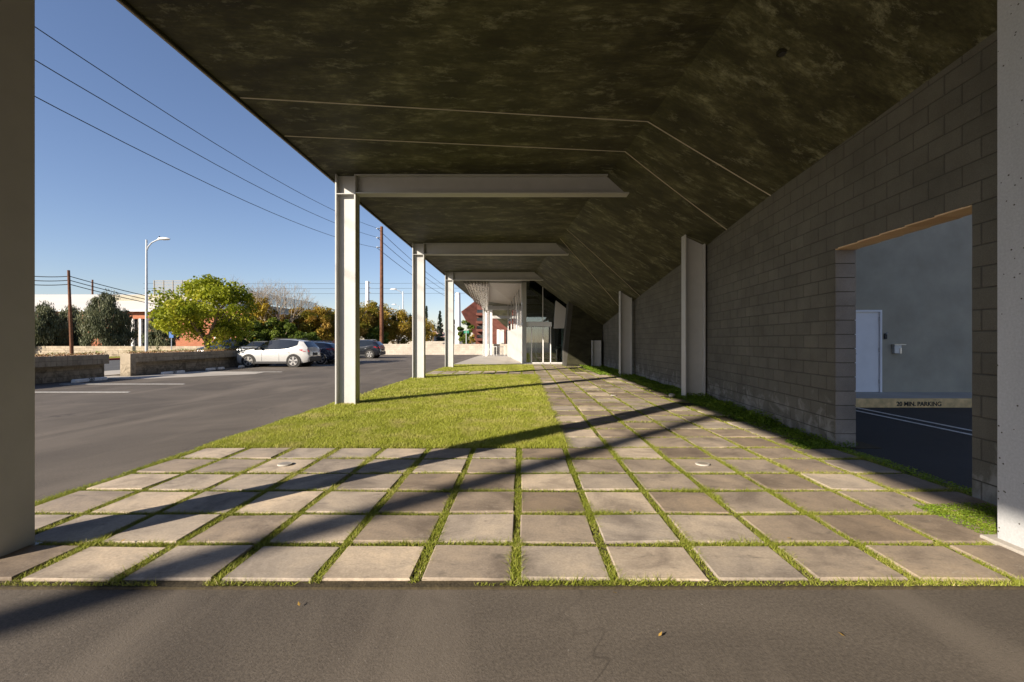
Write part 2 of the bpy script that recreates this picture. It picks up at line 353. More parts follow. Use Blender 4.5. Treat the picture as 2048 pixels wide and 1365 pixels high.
structure('driveway_apron', MB().add([(-20.5, 18.75, .065), (-17.2, 18.6, .004), (-15.2, 18.4, .004), (-12.4, 21.1, .004), (-12.6, 22.2, .004), (-16.4, 23.0, .004), (-16.9, 19.9, .004), (-20.5, 19.8, .065)], [(7, 6, 1, 0), (6, 5, 4, 3, 2, 1)]), 'concrete')
structure('rear_walkway', MB().box(4.95, 10.45, -.02, 30, 11.8, .2), 'concrete')

# rear kerb paint with lettering
kb = thing('kerb', 'tan painted kerb stencilled 20 MIN. PARKING in front of the grey green wall', 'kerb', (9, 10.44, 0))
MB().box(-4.0, -.02, 0, 14, .135, .203).build('kerb_face', 'kerb', kb, bevel=.012)
text_mesh('20 MIN. PARKING', .135, 'lettering', 'black', kb, (.08, -.022, .085), (R(90), 0, 0), .0015, .98)
# parking lines
def line(x0, y0, x1, y1, z=.006, lab=None):
    o = MB().box(x0, y0, z-.004, x1, y1, z).build('painted_line', 'line'); return tag(o, kind='structure')
line(7.26, 5, 7.34, 10.4, .009); line(7.6, 5, 7.68, 10.4, .009)
for y, xa, xb in ((13.55, -16.4, -11.75), (16.1, -16.4, -12.0), (22.45, -16.5, -11.9), (28.1, -16.4, -11.9), (30.9, -16.4, -11.7), (33.5, -16.4, -11.2), (36.3, -16.4, -11.4)):
    line(xa, y, xb, y+.1)

# ------------------------------------------------------------------ paved path, lawn
rowsY = [2.84, 3.37, 3.96, 4.57, 5.17, 5.81, 6.41]
while rowsY[-1] < 28.6: rowsY.append(rowsY[-1]+.681)
XJ = lambda k: -.045+.63*k
def xl_right(Y): return 4.30+(min(Y, 12)-4)*.069 if Y > 2 else 4.2
soil = MB(); soil.box(-4.5, 2.80, -.03, 4.5, 6.45, .014); soil.box(-4.5, 6.45, -.03, 5.1, 28.95, .014)
structure('soil_bed', soil, 'soil')
structure('lawn', MB().grid([[(x, y, .028+.012*math.sin(x*2.1+y*1.3)*math.sin(y*.9)) for x in np.linspace(-4.42, .60, 12)] for y in list(np.linspace(6.42, 20.2, 30))]).grid([[(x, y, .028) for x in np.linspace(-4.42, .6, 6)] for y in (22.7, 25, 28.9)]), 'lawn')
pav = MB(); JY = .062
tiles = []
for r in range(len(rowsY)-1):
    y0, y1 = rowsY[r], rowsY[r+1]
    for k in range(-8, 8):
        x0, x1 = XJ(k), XJ(k+1)
        lawnrow = y0 > 6.3 and not (20.2 <= y0 and y1 <= 22.8)
        if k == -8: continue
        if lawnrow and k < 1: continue
        if k == 7 and y0 > 6.0: continue
        if k == 6 and 6.3 < y0 and random.random() < .12: continue
        if y0 > 21.5 and k >= 4 and random.random() < .75: continue
        tiles.append((x0, y0, x1, y1, k))
for (x0, y0, x1, y1, k) in tiles:
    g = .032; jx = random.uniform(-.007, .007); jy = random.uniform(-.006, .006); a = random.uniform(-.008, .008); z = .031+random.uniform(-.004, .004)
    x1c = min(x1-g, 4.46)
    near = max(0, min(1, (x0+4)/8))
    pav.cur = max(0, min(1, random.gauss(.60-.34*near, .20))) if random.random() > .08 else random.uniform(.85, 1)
    cx, cy = (x0+x1)/2, (y0+y1)/2; w, h = (x1c-(x0+g))/2, (y1-y0-2*g*1.1)/2; cx = (x1c+x0+g)/2
    gw = min(1, w)
    if w < .05: continue
    c = .012; tx, ty = random.uniform(-.004, .004), random.uniform(-.004, .004)
    def q(sx, sy, ins, zz):
        xx, yy = sx*(w-ins), sy*(h-ins); return (cx+jx+xx-yy*a, cy+jy+yy+xx*a, zz+(0 if zz < .01 else tx*sx+ty*sy))
    cr = [(-1, -1), (1, -1), (1, 1), (-1, 1)]
    vs = [q(sx, sy, 0, 0) for sx, sy in cr]+[q(sx, sy, 0, z-.007) for sx, sy in cr]+[q(sx, sy, .008, z) for sx, sy in cr]
    pav.add(vs, [(8, 9, 10, 11)]+[(i, (i+1) % 4, (i+1) % 4+4, i+4) for i in range(4)]+[(i+4, (i+1) % 4+4, (i+1) % 4+8, i+8) for i in range(4)])
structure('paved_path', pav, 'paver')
structure('entrance_slab', MB().box(-4.45, 28.97, -.03, .25, 50.4, .035).box(.25, 28.97, -.03, 5.0, 30.4, .034), 'concrete')

def blades(n_or_xy, hgt, wid, lean=.5, vals=None, z0=.02):
    xy = n_or_xy; n = len(xy); th = RNG.uniform(0, 2*np.pi, n); ph = RNG.uniform(0, 2*np.pi, n)
    h = hgt*RNG.uniform(.5, 1.25, n); w = wid*RNG.uniform(.7, 1.3, n); ln = h*lean*RNG.uniform(.2, 1.6, n)
    dx, dy = np.cos(th)*w/2, np.sin(th)*w/2
    v = np.zeros((n, 3, 3)); v[:, 0] = np.stack([xy[:, 0]-dx, xy[:, 1]-dy, np.full(n, z0)], 1); v[:, 1] = np.stack([xy[:, 0]+dx, xy[:, 1]+dy, np.full(n, z0)], 1)
    v[:, 2] = np.stack([xy[:, 0]+np.cos(ph)*ln, xy[:, 1]+np.sin(ph)*ln, z0+h], 1)
    va = vals if vals is not None else np.clip(RNG.normal(.45, .25, n), 0, 1)
    return v.reshape(-1, 3), np.repeat(va, 3)
def stuff_blades(name, parts, m, label, cat='grass'):
    V = np.concatenate([p[0] for p in parts]); A = np.concatenate([p[1] for p in parts]); Fc = np.arange(len(V)).reshape(-1, 3)
    return tag(np_mesh(name, V, Fc, A, m), label, cat, kind='stuff')
def rnd(x0, x1, y0, y1, dens):
    n = int((x1-x0)*(y1-y0)*dens); return np.stack([RNG.uniform(x0, x1, n), RNG.uniform(y0, y1, n)], 1)
parts = []
for (y0, y1, d, h, w) in ((6.36, 8.5, 6500, .045, .008), (8.5, 12, 3200, .045, .011), (12, 20.25, 1200, .05, .018), (22.7, 28.9, 500, .05, .03)):
    xy = rnd(-4.5, .64, y0, y1, d); f = fbm(xy[:, 0], xy[:, 1], 1.3, 3)
    keep = RNG.random(len(xy)) < np.clip(1.5-f*.9, .3, 1); xy = xy[keep]; f = f[keep]
    parts.append(blades(xy, h*(.7+.6*f), w, .9, np.clip(RNG.normal(.30, .2, len(xy))+.45*f-.06, 0, 1), .03))
stuff_blades('grass', parts, 'lawn_blades', 'short mown lawn grass with straw coloured patches beside the lot')
parts = []
def joint(x0, x1, y0, y1):
    yc = (y0+y1)/2; d = 17000 if yc < 4.6 else 12000 if yc < 7 else 5000 if yc < 12 else 2200; wd = .0055 if yc < 5 else .008 if yc < 8 else .012 if yc < 13 else .022
    xy = rnd(x0, x1, y0, y1, d)
    if len(xy) == 0: return
    f = fbm(xy[:, 0], xy[:, 1], 3.5, 5); keep = RNG.random(len(xy)) < np.clip(.45+1.1*f, 0, 1); xy = xy[keep]; f = f[keep]
    parts.append(blades(xy, .029*(.35+1.2*f), wd, 1.3, np.clip(RNG.normal(.5, .22, len(xy))+.5*(fbm(xy[:, 0], xy[:, 1], 1.2, 9)-.5), 0, 1), .015))
for r, y in enumerate(rowsY):
    xr = 4.46; xl = -4.5 if y < 6.6 or 20 < y < 23 else .6
    if r == 0:
        for xs_ in np.arange(xl, xr, .28):
            if random.random() < (.45 if xs_ < -.1 else .92): joint(xs_, xs_+.28, y-.028, y-.002 if xs_ < -.1 else y+.018)
    else: joint(xl, xr, y-.028, y+.028)
for k in range(-7, 8):
    for a, b in zip(rowsY[:-1], rowsY[1:]):
        if a > 6.3 and k < 1 and not 20.2 < a < 22.7: continue
        joint(XJ(k)-.036, XJ(k)+.036, a, b)
for a, b in zip(rowsY[:6], rowsY[1:7]): joint(-4.56, -4.44, a, b)
for yy in np.arange(6.4, 20, 1.0):
    joint(.58, .72, yy, yy+1); 
    if yy < 12: joint(-4.62, -4.45, yy, yy+1)
stuff_blades('joint_grass', parts, 'grass', 'bright tufts of grass growing in the joints between paving slabs')
# leafy weeds along the block wall
def leafy(n, x0, x1, y0, y1, h, s, xf=None):
    x = RNG.uniform(x0, x1, n); y = RNG.uniform(y0, y1, n)
    if xf is not None: x = x0+(x-x0)*xf(y)
    f = fbm(x, y, 3, 11); z = .02+h*RNG.random(n)*(.3+1.2*f)
    c = np.stack([x, y, z], 1); a = RNG.normal(0, 1, (n, 3)); a[:, 2] *= .45; a /= np.linalg.norm(a, axis=1)[:, None]
    b = np.cross(a, RNG.normal(0, 1, (n, 3))); b /= np.linalg.norm(b, axis=1)[:, None]; sz = s*RNG.uniform(.6, 1.3, n)[:, None]
    v = np.stack([c-a*sz, c+b*sz*.6, c+a*sz, c-b*sz*.6], 1).reshape(-1, 3)
    return v, np.repeat(np.clip(z/(h*1.2)*.8+RNG.normal(.1, .15, n), 0, 1), 4)
def leafy_obj(name, parts, m, label, cat='plants'):
    V = np.concatenate([p[0] for p in parts]); A = np.concatenate([p[1] for p in parts])
    return tag(np_mesh(name, V, np.arange(len(V)).reshape(-1, 4), A, m), label, cat, kind='stuff')
wp = [leafy(16000, 4.05, 4.75, 6.4, 12.2, .10, .014), leafy(5000, 4.3, 4.85, 8.0, 12.2, .16, .02), leafy(12000, 4.0, 4.85, 12.2, 20, .09, .022), leafy(9000, 3.4, 4.85, 20, 28.5, .08, .035),
      leafy(9000, 3.55, 4.25, 3.45, 4.15, .035, .008), leafy(2500, 4.32, 4.52, 4.3, 6.5, .04, .010), leafy(2200, 3.9, 4.4, 6.3, 6.8, .06, .012)]
leafy_obj('weeds', wp, 'weed', 'leafy green weeds along the foot of the block wall', 'weeds')
# fallen leaves
for i in range(16):
    x, y = random.uniform(-3.2, 3.6), random.choice([2.35, 2.62, 2.74, 2.83, 3.4, 3.36, 3.95, 5.2, 7.4, 4.56]); s = .016
    a = random.uniform(0, 6.28); o = MB().add([(-s, 0, .0), (-.2*s, s*.5, .004), (s, 0, .012), (-.2*s, -s*.5, .004)], [(0, 3, 2, 1)]).build('fallen_leaf', 'leaf_litter')
    o.location = (x, y, .055 if y > 2.8 else .012); o.rotation_euler = (0, 0, a); tag(o, 'small dry yellow leaf lying on the slabs or asphalt', 'leaf', 'fallen leaves')

# ------------------------------------------------------------------ block wall with opening (facing -X)
BL, CH = .4064, .2032
def wx(Y): return 4.30+(Y-4)*.069 if Y < 12 else 4.852-.004*(Y-12)
bw = thing('block_wall', 'long grey concrete block wall with a doorless rectangular opening', 'wall')
mb = MB(); TH = .30; OY0, OY1, OC = 4.39, 6.52, 14
for c in range(0, 27):
    off = 0 if c % 2 else .5
    for i in range(-26, 56):
        y0 = OY1+(i+off)*BL; y1 = y0+BL
        segs = [(y0, y1)]
        if c < OC:
            if y0 >= OY1-.001 or y1 <= OY0+.001: pass
            elif y0 < OY0 < y1: segs = [(y0, OY0)]
            elif y0 < OY1 < y1: segs = [(OY1, y1)]
            else: segs = []
        for a, b in segs:
            if b-a < .03 or a > 28.9: continue
            mb.cur = min(1, max(0, random.gauss(.5, .22))); x = random.uniform(-.0015, .0015)
            g = .005; mb.cbox(wx(a+g)+x, wx(b-g)+x, a+g, c*CH+g, TH, b-g, (c+1)*CH-g, .006)
o = mb.build('blockwork', 'block', bw)
mb = MB()
def mort(y0, y1, z0, z1):
    ys = [y0]+[t for t in (12,) if y0 < t < y1]+[y1]
    for a, b in zip(ys[:-1], ys[1:]):
        e = .004; xa, xb = wx(a)+.006, wx(b-.0001)+.006
        mb.prism([(xa, a+e, z0), (xb, b-e, z0), (xb+TH-.014, b-e, z0), (xa+TH-.014, a+e, z0)], (0, 0, z1-z0))
mort(-4.0, OY0-.002, 0, OC*CH); mort(OY1+.002, 28.95, 0, OC*CH); mort(-4, 28.95, OC*CH+.0005, 27*CH-.01)
mb.build('mortar', 'mortar', bw)
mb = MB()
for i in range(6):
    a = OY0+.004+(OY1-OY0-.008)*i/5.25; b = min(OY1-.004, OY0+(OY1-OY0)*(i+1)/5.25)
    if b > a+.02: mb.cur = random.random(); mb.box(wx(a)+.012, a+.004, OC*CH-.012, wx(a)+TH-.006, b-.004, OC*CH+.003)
mb.build('lintel_underside', 'bounce_block', bw)  # underside tinted with the bounce light it would catch
mb = MB()
for c in range(OC): mb.cur = random.random(); mb.box(wx(OY1)+.012, OY1-.010, c*CH+.005, wx(OY1)+TH-.004, OY1+.002, (c+1)*CH-.006)
mb.build('jamb', 'jamb_block', bw)

# ------------------------------------------------------------------ overhanging building: soffits
ZS = 5.46
def fold(Y): return 2.95-.087*Y
zp = [(-14, 4.60), (4.15, 4.34), (8.4, 4.23), (12, 4.05), (15.3, 3.74), (18.7, 3.37), (23.8, 2.85), (28.4, 2.30)]
def zw(Y): return float(np.interp(Y, [p[0] for p in zp], [p[1] for p in zp]))
def S(Y, t, d=0):
    x0 = fold(Y); x1 = wx(Y)+.02; return (x0+(x1-x0)*t, Y, ZS+(zw(Y)-ZS)*t-d)
def zs_at(X, Y):
    x0 = fold(Y); x1 = wx(Y)+.02
    return ZS if X <= x0 else ZS+(zw(Y)-ZS)*(X-x0)/(x1-x0)
bd = thing('concrete_building', 'dark concrete building whose flat and sloped underside roofs the walkway', 'building')
ys = list(np.linspace(-14, 28.3, 44))
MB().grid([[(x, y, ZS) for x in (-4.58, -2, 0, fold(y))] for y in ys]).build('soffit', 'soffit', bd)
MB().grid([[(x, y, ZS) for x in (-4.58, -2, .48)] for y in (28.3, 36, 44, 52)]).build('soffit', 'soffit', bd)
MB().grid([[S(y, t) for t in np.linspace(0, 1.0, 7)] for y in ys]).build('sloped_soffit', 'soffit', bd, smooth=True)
# upper volume shell
sh = MB(); sh.box(-4.60, -14, ZS-.035, -4.585, 52, 8.8); sh.box(-4.585, -14.2, ZS+.3, 5.3, -14, 8.8); sh.box(-4.585, 52, ZS-.03, 5.3, 52.2, 8.8)
sh.box(5.18, -14, 27*CH, 5.3, 52, 8.8); sh.box(-4.6, -14, 8.8, 5.3, 52, 9.0)
sh.build('facade', 'dark_concrete', bd)
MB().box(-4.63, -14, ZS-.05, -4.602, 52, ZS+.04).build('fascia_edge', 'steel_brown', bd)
def strip(pts, r=.011):
    MB().tube(pts, r, 5).build('joint_strip', 'strip', bd)
strip([(-4.55, 7.34, ZS-.004), (fold(8.14), 8.14, ZS-.004)]); strip([(-4.55, 8.71, ZS-.004), (fold(9.43), 9.43, ZS-.004)])
def sstrip(ya, yb, r=.011): strip([S(ya+(yb-ya)*t, t, .006) for t in np.linspace(0, .995, 12)], r)
sstrip(8.14, 8.45); sstrip(9.43, 10.6); sstrip(16.0, 18.7, .010); sstrip(17.4, 22.0, .010)

# ceiling hatch ring
x, y, z = S(6.5, .50, .01)
hr = thing('ceiling_fitting', 'small round dark fitting set in the sloped ceiling', 'ceiling light', (0, 0, 0))
MB().tube([(S(5.55, .36, -.02)), (S(5.55, .36, .012))], .07, 20).build('rim', 'dark_concrete', hr)
MB().tube([(S(5.55, .36, .0)), (S(5.55, .36, .020))], .045, 16).build('cover', 'black_plastic', hr)

# ------------------------------------------------------------------ steel frames
def i_col(mb, x0, x1, y0, y1, z0, ztop, tf=.032, tw=.022):   # flanges perpendicular to X, web in XZ
    ym = (y0+y1)/2; zt = ztop if callable(ztop) else (lambda x: ztop)
    for a, b, c, d in ((x0, x0+tf, y0, y1), (x1-tf, x1, y0, y1), (x0+tf, x1-tf, ym-tw/2, ym+tw/2)):
        mb.add([(a, c, z0), (b, c, z0), (b, d, z0), (a, d, z0), (a, c, zt(a)), (b, c, zt(b)), (b, d, zt(b)), (a, d, zt(a))],
               [(0, 3, 2, 1), (4, 5, 6, 7), (0, 1, 5, 4), (1, 2, 6, 5), (2, 3, 7, 6), (3, 0, 4, 7)])
def frame(xl, xr, y0, label):
    y1 = y0+.29; t = thing('steel_frame', label, 'steel frame', (xl, y0, 0), 0, 'steel portal frames under the soffit')
    o = Vector((xl, y0, 0)); ym = .145
    mb = MB(); i_col(mb, 0, xr-xl, 0, .29, 0, ZS-.006)
    mb.box(.032, .004, 4.985, xr-xl-.032, ym-.012, 5.003); mb.box(.032, ym+.012, 4.985, xr-xl-.032, .286, 5.003)
    mb.build('column', 'steel', t, bevel=.003)
    MB().box(-.03, -.03, .0, xr-xl+.03, .32, .028).build('base_plate', 'steel', t)
    b0 = xr-xl; xe = fold(y0+.145)-xl; zt = ZS-.006; zb = 5.0
    mb = MB(); mb.box(b0+.003, 0, zt-.028, xe, .29, zt); mb.box(b0+.003, 0, zb, xe+.5, .29, zb+.030)
    mb.prism([(b0+.003, ym-.01, zb+.030), (xe+.46, ym-.01, zb+.030), (xe+.02, ym-.01, zt-.028), (b0+.003, ym-.01, zt-.028)], (0, .02, 0))
    mb.box(b0+.003, .03, zb+.03, b0+.015, .26, zt-.028)
    mb.build('beam', 'steel', t, bevel=.002)
    for k in range(5):
        z = zb+.09+k*.07
        MB().tube([(b0+.05, ym-.01, z), (b0+.05, ym-.032, z)], .014, 6).build('bolt', 'steel', t)
    return t
frame(-4.07, -3.61, 3.08, 'big steel column cut off by the left photo edge')
frame(-4.405, -3.926, 10.69, 'first whole grey steel column with beam, standing at the lawn edge in the foreground')
frame(-4.41, -3.94, 18.20, 'middle grey steel column and beam further back along the lawn')
frame(-4.41, -3.94, 25.85, 'last grey steel column and beam by the end of the lawn')
def wall_post(x0, y0, label, w=.53, zt=None):
    t = thing('wall_post', label, 'steel post', (x0, y0, 0), 0, 'short steel posts against the block wall')
    f = (lambda x: zs_at(x0+x, y0+.15)-.02) if zt is None else (lambda x: zt)
    mb = MB(); i_col(mb, 0, w, 0, .30, 0, f, .028, .02); mb.build('post', 'steel', t, bevel=.003)
    MB().box(-.02, -.02, 0, w-.005, .32, .022).build('base_plate', 'steel', t)
wall_post(4.26, 11.9, 'tall grey steel post nearest the opening, standing against the block wall')
wall_post(4.17, 19.4, 'medium grey steel post further along the block wall', .5)
wall_post(4.09, 26.7, 'short low grey steel post at far end of the block wall', .53, 1.56)
# right foreground concrete column
t = thing('concrete_column', 'pale pitted concrete column cut off by the right photo edge', 'column', (3.56, 2.9, 0))
MB().box(0, 0, .02, .55, .516, 4.42).build('shaft', 'column_concrete', t, bevel=.008)
MB().box(-.07, -.1, -.01, .6, .58, .055).build('footing', 'concrete', t, bevel=.01)
# ground lights
for i, (x, y, lb) in enumerate(((-2.87, 5.5, 'round metal ground light in a slab on the left near the lawn corner'), (2.18, 5.51, 'round metal ground light in a slab on the right, nearer the opening'), (2.50, 12.5, 'small distant round metal ground light in the slabs beside the lawn'))):
    t = thing('ground_light', lb, 'ground light', (x, y, .037), 0, 'ground lights set in the paving')
    MB().tube([(0, 0, 0), (0, 0, .014)], [.085, .08], 28).build('ring', 'concrete', t)
    MB().tube([(0, 0, .006), (0, 0, .0155)], .058, 24).build('lens', 'steel_brown', t)

# ------------------------------------------------------------------ rear building through the opening
rb = thing('stucco_building', 'grey green stucco building seen through the block wall opening', 'building', (0, 11.8, 0))
MB().box(5.05, 0, 0, 8.50, .3, 6.2).box(8.5, 0, 2.335, 9.32, .3, 6.2).box(9.32, 0, 0, 24, .3, 6.2).build('wall', 'stucco', rb)
dr = MB().box(8.555, .03, .205, 9.265, .075, 2.28).build('door', 'door', rb)
MB().box(8.5, -.012, .202, 8.55, .1, 2.335).box(9.27, -.012, .202, 9.32, .1, 2.335).box(8.55, -.012, 2.285, 9.27, .1, 2.335).build('frame', 'door', dr)
for z in (.48, 1.3, 2.1): MB().tube([(9.262, .012, z-.055), (9.262, .012, z+.055)], .011, 8).build('hinge', 'galv', dr)
MB().tube([(8.62, .03, 1.2), (8.62, -.03, 1.2)], .025, 10).build('handle', 'galv', dr)
t = thing('card_reader', 'small black card reader beside the white door', 'card reader', (9.40, 11.797, 1.66))
MB().box(-.035, -.035, -.08, .035, 0, .06).build('body', 'black_plastic', t, bevel=.01)
MB().tube([(0, -.02, .065), (0, -.05, .075), (0, -.07, .06)], .022, 8).build('lamp', 'alloy', t)
t = thing('utility_box', 'small grey metal box on the stucco wall with open front', 'utility box', (9.68, 11.797, 1.31))
MB().box(-.11, -.10, -.10, .07, 0, .12).build('box', 'galv', t, bevel=.008)
MB().box(.02, -.115, -.1, .06, -.1, .04).box(-.13, -.12, .12, .17, 0, .135).build('cover', 'alloy', t)

# ------------------------------------------------------------------ far entrance under the canopy
en = thing('glass_entrance', 'glazed entrance with clear doors and white posts at the end of the path', 'entrance', (0, 30.5, 0))
xs = [.22, PX(1086, 30.5), PX(1101, 30.5), 3.1]
MB().box(.26, 0, .04, 3.1, .02, 2.48).build('door_pane', 'glass', en)
MB().box(.26, 0, 2.82, 3.4, .02, 5.45).build('upper_pane', 'glass', en)
MB().box(.26, -.04, 2.5, 1.96, .02, 2.8).build('header', 'door', en)
for x in (.60, xs[1], xs[2], 3.08): MB().box(x-.03, -.05, .035, x+.03, .05, 2.5).build('mullion', 'white', en)
MB().box(1.34, -.04, 2.8, 1.38, .04, 5.45).build('mullion', 'white', en); MB().box(.26, -.05, .035, 3.1, .05, .09).build('threshold', 'white', en)
MB().box(.05, -.12, .03, .26, .1, 5.45).build('corner_post', 'steel', en)
hall = thing('entrance_hall', 'dark hall with white round columns behind the glass entrance', 'building', (0, 30.5, 0))
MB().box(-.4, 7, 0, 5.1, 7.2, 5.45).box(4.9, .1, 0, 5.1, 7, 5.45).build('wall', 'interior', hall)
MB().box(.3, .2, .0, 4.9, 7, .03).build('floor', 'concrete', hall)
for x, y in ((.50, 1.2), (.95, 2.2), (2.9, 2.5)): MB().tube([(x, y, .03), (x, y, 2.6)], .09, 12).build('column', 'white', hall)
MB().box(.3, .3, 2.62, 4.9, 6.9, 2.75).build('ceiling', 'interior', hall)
stp = MB()
for k in range(10): stp.box(1.4+k*.2, 3.5, .03+k*.16, 1.62+k*.2, 4.9, .17+k*.16)
stp.build('stairs', 'concrete', hall)
# white panelled wall
pw = thing('panel_wall', 'bright white ribbed panel wall with glazing above beside the entrance', 'wall')
A_, B_ = Vector((-.02, 30.95, 0)), Vector((-1.46, 44.9, 0)); dd = (B_-A_).normalized(); nn = Vector((dd.y, -dd.x, 0)); L_ = (B_-A_).length
if nn.x > 0: nn = -nn
mb = MB(); mb.prism([A_, B_, B_-nn*.12, A_-nn*.12], (0, 0, 2.52)); mb.build('panel', 'white_panel', pw)
mb = MB()
for k in range(15):
    p = A_+dd*(L_*k/14); mb.prism([p+nn*.0-dd*.02, p+nn*.0+dd*.02, p+nn*.03+dd*.02, p+nn*.03-dd*.02], (0, 0, 2.52))
mb.build('rib', 'steel', pw)
mb = MB(); g0, g1 = A_-nn*.05, B_-nn*.05; mb.prism([g0+Vector((0, 0, 2.53)), g1+Vector((0, 0, 2.53)), g1-nn*.02+Vector((0, 0, 2.53)), g0-nn*.02+Vector((0, 0, 2.53))], (0, 0, 2.85)); mb.build('glazing', 'glass', pw)
for k in (0, 3, 5, 7, 10, 14):
    p = A_+dd*(L_*k/14)+Vector((0, 0, 2.53)); MB().prism([p, p+dd*.1, p+dd*.1-nn*.12, p-nn*.12], (0, 0, 2.9)).build('mullion', 'white' if k in (0, 5) else 'steel', pw)
t = thing('round_post', 'tall slim grey post where the panel wall meets the glass entrance', 'column', (.0, 30.6, 0)); MB().tube([(0, 0, .03), (0, 0, 2.7)], .10, 14).tube([(0, 0, 2.7), (0, 0, 5.45)], .085, 14).build('shaft', 'steel', t); MB().tube([(0, 0, 2.62), (0, 0, 2.75)], .12, 14).build('collar', 'galv', t); MB().tube([(0, 0, 4.0), (0, 0, 4.1)], .11, 14).build('collar', 'galv', t)
# far frame and columns
t = thing('far_steel_frame', 'far white steel column with a beam beyond the entrance slab', 'steel frame', (-3.9, 44.9, 0))
mb = MB(); i_col(mb, 0, .42, 0, .3, .03, ZS-.02); mb.build('column', 'white', t); MB().box(.42, 0, 4.62, 3.4, .3, 5.0).build('beam', 'steel', t)
tag(MB().prism([P(985, 619, 55), P(1016, 619, 55), P(1016, 658, 55), P(1004, 648, 55), P(985, 631, 55)], (0, 6, 0)).build('far_overhang', 'dark_concrete'), 'dark angular concrete overhang seen between the far white columns', 'overhang')
t = thing('far_steel_frame', 'narrow white steel column just behind the far column with beam', 'steel frame', (-3.72, 49.8, 0))
mb = MB(); i_col(mb, 0, .40, 0, .3, .03, ZS-.02); mb.build('column', 'white', t); MB().box(.4, 0, 4.0, 3.4, .3, 4.3).build('beam', 'steel', t)
t = thing('free_post', 'short white free standing post beyond the slab', 'post', (-3.1, 58, 0)); MB().box(-.17, 0, 0, .17, .3, 3.0).build('shaft', 'white', t); MB().box(-.2, -.03, 0, .2, .33, .05).build('base_plate', 'white', t)
t = thing('handrail', 'white metal handrail by the far columns', 'handrail', (-3.2, 46.5, 0))
for k in range(6): MB().tube([(k*.28, 0, .03), (k*.28, 0, .95)], .022, 6).build('baluster', 'white', t)
MB().tube([(-.2, 0, .6), (0, 0, .95), (1.4, 0, .95)], .028, 6).build('rail', 'white', t)
# corrugated sheet
def bil(a, b, c, d, u, v): return (Vector(a)*(1-u)+Vector(b)*u)*(1-v)+(Vector(d)*(1-u)+Vector(c)*u)*v
rows = []
ca, cb_, cc, cd = (-3.9, 30, 5.44), (-2.2, 30, 5.44), (-3.5, 46, 4.3), (-4.57, 43, 5.3)
for i in range(240):
    u = i/239; rows.append([tuple(bil(ca, cb_, cc, cd, u, v)+Vector((0, 0, -.10*math.sin(u*math.pi*15)-.45*math.sin(v*math.pi)*u))) for v in np.linspace(0, 1, 14)])
tag(MB().grid(rows).build('corrugated_canopy', 'corr', None, smooth=True), 'shiny rippled corrugated metal sheet hanging under the far roof edge', 'canopy').modifiers.new('solid', 'SOLIDIFY').thickness = .02
# sloped concrete soffit beyond
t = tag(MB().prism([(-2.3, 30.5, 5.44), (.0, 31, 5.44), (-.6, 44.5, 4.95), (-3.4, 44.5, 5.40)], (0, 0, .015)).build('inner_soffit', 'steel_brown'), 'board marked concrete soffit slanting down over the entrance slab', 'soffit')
# white wedge volume
t = tag(MB().prism([P(1112, 601.6, 30), P(1137, 621, 30), P(1134, 657, 30), P(1108, 657, 30)], (0, .4, 0)).build('white_wedge', 'white_panel'), 'smooth white wedge shaped panel hanging above the dark stair block', 'panel')
# dark concrete stair block
st = thing('concrete_stair_block', 'dark slanted concrete stair volume leaning under the sloped ceiling', 'stair block', (0, 0, 0))
Yb = 27.1
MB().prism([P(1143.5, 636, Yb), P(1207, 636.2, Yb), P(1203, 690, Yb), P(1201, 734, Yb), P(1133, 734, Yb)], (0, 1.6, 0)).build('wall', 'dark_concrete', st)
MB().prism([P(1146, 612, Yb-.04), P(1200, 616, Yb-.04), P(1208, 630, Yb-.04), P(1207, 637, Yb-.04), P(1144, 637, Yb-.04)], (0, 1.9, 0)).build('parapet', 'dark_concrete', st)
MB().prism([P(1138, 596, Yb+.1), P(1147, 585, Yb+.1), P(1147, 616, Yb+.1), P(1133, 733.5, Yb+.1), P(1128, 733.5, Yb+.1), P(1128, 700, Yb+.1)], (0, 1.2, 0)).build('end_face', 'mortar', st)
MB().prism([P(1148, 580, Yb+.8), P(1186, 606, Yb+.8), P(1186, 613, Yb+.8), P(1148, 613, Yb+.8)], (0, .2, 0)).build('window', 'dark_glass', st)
MB().box(PX(1184, Yb), Yb+.3, PZ(616, Yb), PX(1186.5, Yb), Yb+.4, PZ(600, Yb)).build('post', 'steel', st)
# river stones at foot of posts
for x, y, s, lb in ((4.02, 12.25, .09, 'grey rock at the foot of the tall wall post'), (4.45, 26.4, .1, 'small pale rock at the foot of the low far wall post')):
    mb = MB(); rr = []
    for i in range(7):
        a = math.pi*i/6; rr.append([(s*math.sin(a)*math.cos(b)*(1+.12*math.sin(3*b+i)), s*.8*math.sin(a)*math.sin(b), s*.6*math.cos(a)+.05) for b in np.linspace(0, 2*math.pi, 11)])
    o = mb.grid(rr).build('rock', 'concrete', None, smooth=True); o.location = (x, y, .02); tag(o, lb, 'rock')

